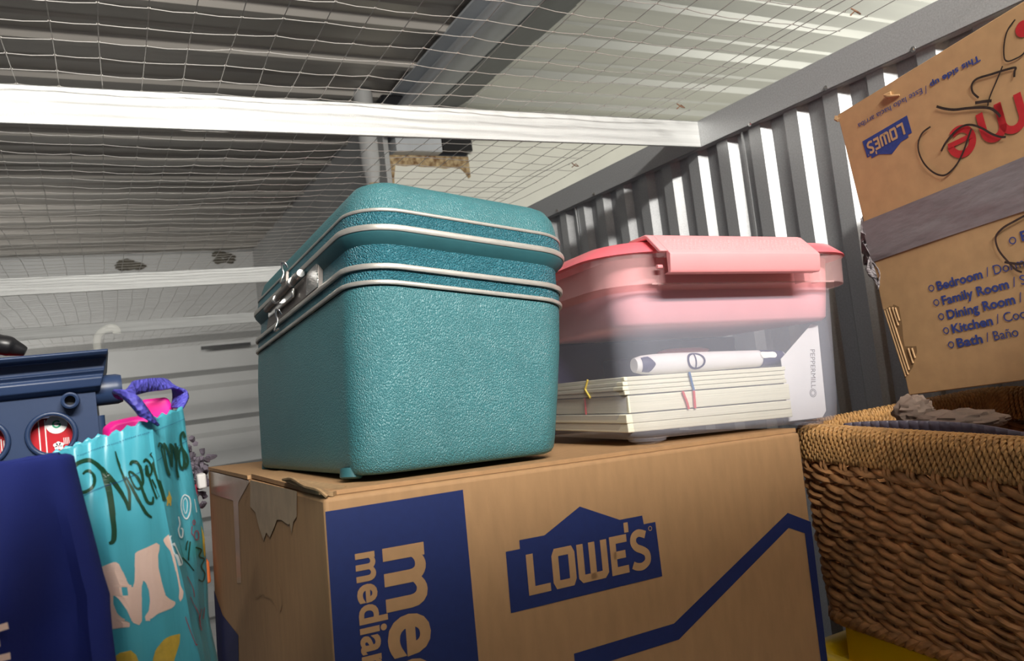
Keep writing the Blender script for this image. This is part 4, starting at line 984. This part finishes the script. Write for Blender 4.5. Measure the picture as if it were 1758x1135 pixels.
ribbon(st2, smoothpts([(142, 852), (180, 835), (222, 820), (262, 795), (300, 768), (319, 757)], 6), .7, onbag, 1)
st2.build('stitching', M['bag_navy'], XB)['kind'] = 'stuff'
# purple strap: rises from the front seam, loops over and comes down at the right edge
def strap(pts, w, wdir, name):
    mb = MB(); P_4 = smoothpts([tuple(p) for p in pts], 8); D = smoothpts(wdir, 8); W_ = np.interp(np.linspace(0, 1, len(P_4)), np.linspace(0, 1, len(w)), w)
    r0 = [p-d/np.linalg.norm(d)*q/2 for p, d, q in zip(P_4, D, W_)]; r1 = [p+d/np.linalg.norm(d)*q/2 for p, d, q in zip(P_4, D, W_)]
    mb.add(r0+r1, [(i, i+1, len(r0)+i+1, len(r0)+i) for i in range(len(r0)-1)]); return mb.build(name, M['strap'], XB, smooth=True, solid=.0012)
p1_ = [at(262, 716, Yx-.002), at(247, 702, Yx-.006), at(226, 692, Yx-.006), at(212, 682, Yx+.004), at(222, 670, Yx+.02), at(246, 663, Yx+.03), at(270, 660, Yx+.045), at(292, 660, Yx+.055), at(306, 668, Yx+.060), at(310, 682, Yx+.058), at(304, 700, Yx+.050)]
wd2 = [(.5, .1, -1), (.4, 0, -1), (.45, 0, -1), (.9, .2, -.8), (.5, .2, 1.0), (.2, .3, 1), (.0, .6, 1), (-.1, 1, .5), (-.5, 1, .2), (-.7, 1, .1), (-.6, 1, .1)]
strap(p1_, [.010, .0135, .0135, .011, .0085, .0075, .0075, .010, .012, .012, .010], wd2, 'strap')
# pink things in the bag
def pillow(name, pxs, Yd, th_, mt, label, cat):
    P_5 = [at(x, y, Yd) for x, y in pxs]; c = sum(P_5, Vector())/len(P_5); mb = MB(); rings_ = []
    for k, d in ((.80, -th_/2), (.96, -th_*.36), (1.0, 0), (.96, th_*.36), (.8, th_/2)):
        rings_.append([tuple(c+(p-c)*k+Vector((0, d, 0))) for p in P_5])
    mb.loft(rings_, cap0=True, cap1=True); return tag(mb.build(name, mt, None, smooth=True, bevel=.001), label, cat)
pillow('pink_pouch', [(176, 800), (176, 735), (190, 724), (225, 716), (262, 712), (285, 712), (285, 790)], .445, .026, M['hot'], 'hot pink pouch inside the turquoise bag, lower and left of the strap', 'pouch')
pillow('pink_pouch', [(235, 760), (236, 695), (246, 686), (284, 682), (290, 686), (297, 700), (300, 760)], .462, .010, M['hot'], 'hot pink packet standing behind the purple strap loop', 'packet')
pillow('red_folder', [(125, 840), (125, 776), (168, 760), (215, 745), (215, 840)], .430, .009, M['redpack'], 'red folder edge just inside the turquoise bag, left of the pink pouch', 'folder')

# clutter glimpsed between the bag and the carton
def cb_(name, x0, y0, x1, y1, Yd, mt, label, cat, dep=.10):
    a, b = at(x0, y0, Yd), at(x1, y1, Yd)
    return tag(MB().box((a.x, Yd, b.z), (b.x, Yd+dep, a.z)).build(name, mt, None, bevel=.002), label, cat)
c = at(337, 803, .96)
gd = MB()
for k in range(95):
    q = Vector((random.gauss(0, .006), random.gauss(0, .006), random.gauss(-.005, .016))); d = Vector((random.gauss(0, 1), random.gauss(0, 1), random.gauss(0, 1))).normalized()*.008
    gd.tube([tuple(c+q), tuple(c+q+d*.6), tuple(c+q+d)], [.0035, .0028, .0010], 5)
tag(gd.build('tinsel_garland', M['garland'], None), 'dusty dark garland bundle behind the gap left of the big carton', 'garland')
cb_('white_packet', 338, 815, 356, 838, .93, M['white'], 'small white packet behind the gap, below the dark garland', 'packet', .03)
cb_('maroon_box', 322, 834, 352, 965, .95, M['berry'], 'dark maroon box behind the gap, under the small white packet', 'box')
cb_('orange_box', 335, 968, 363, 1001, .93, M['orange'], 'small orange box in the gap between turquoise bag and big carton', 'box')
cb_('tan_box', 335, 1002, 378, 1330, .90, M['tan'], 'tan carton in the gap, below the small orange box', 'box')
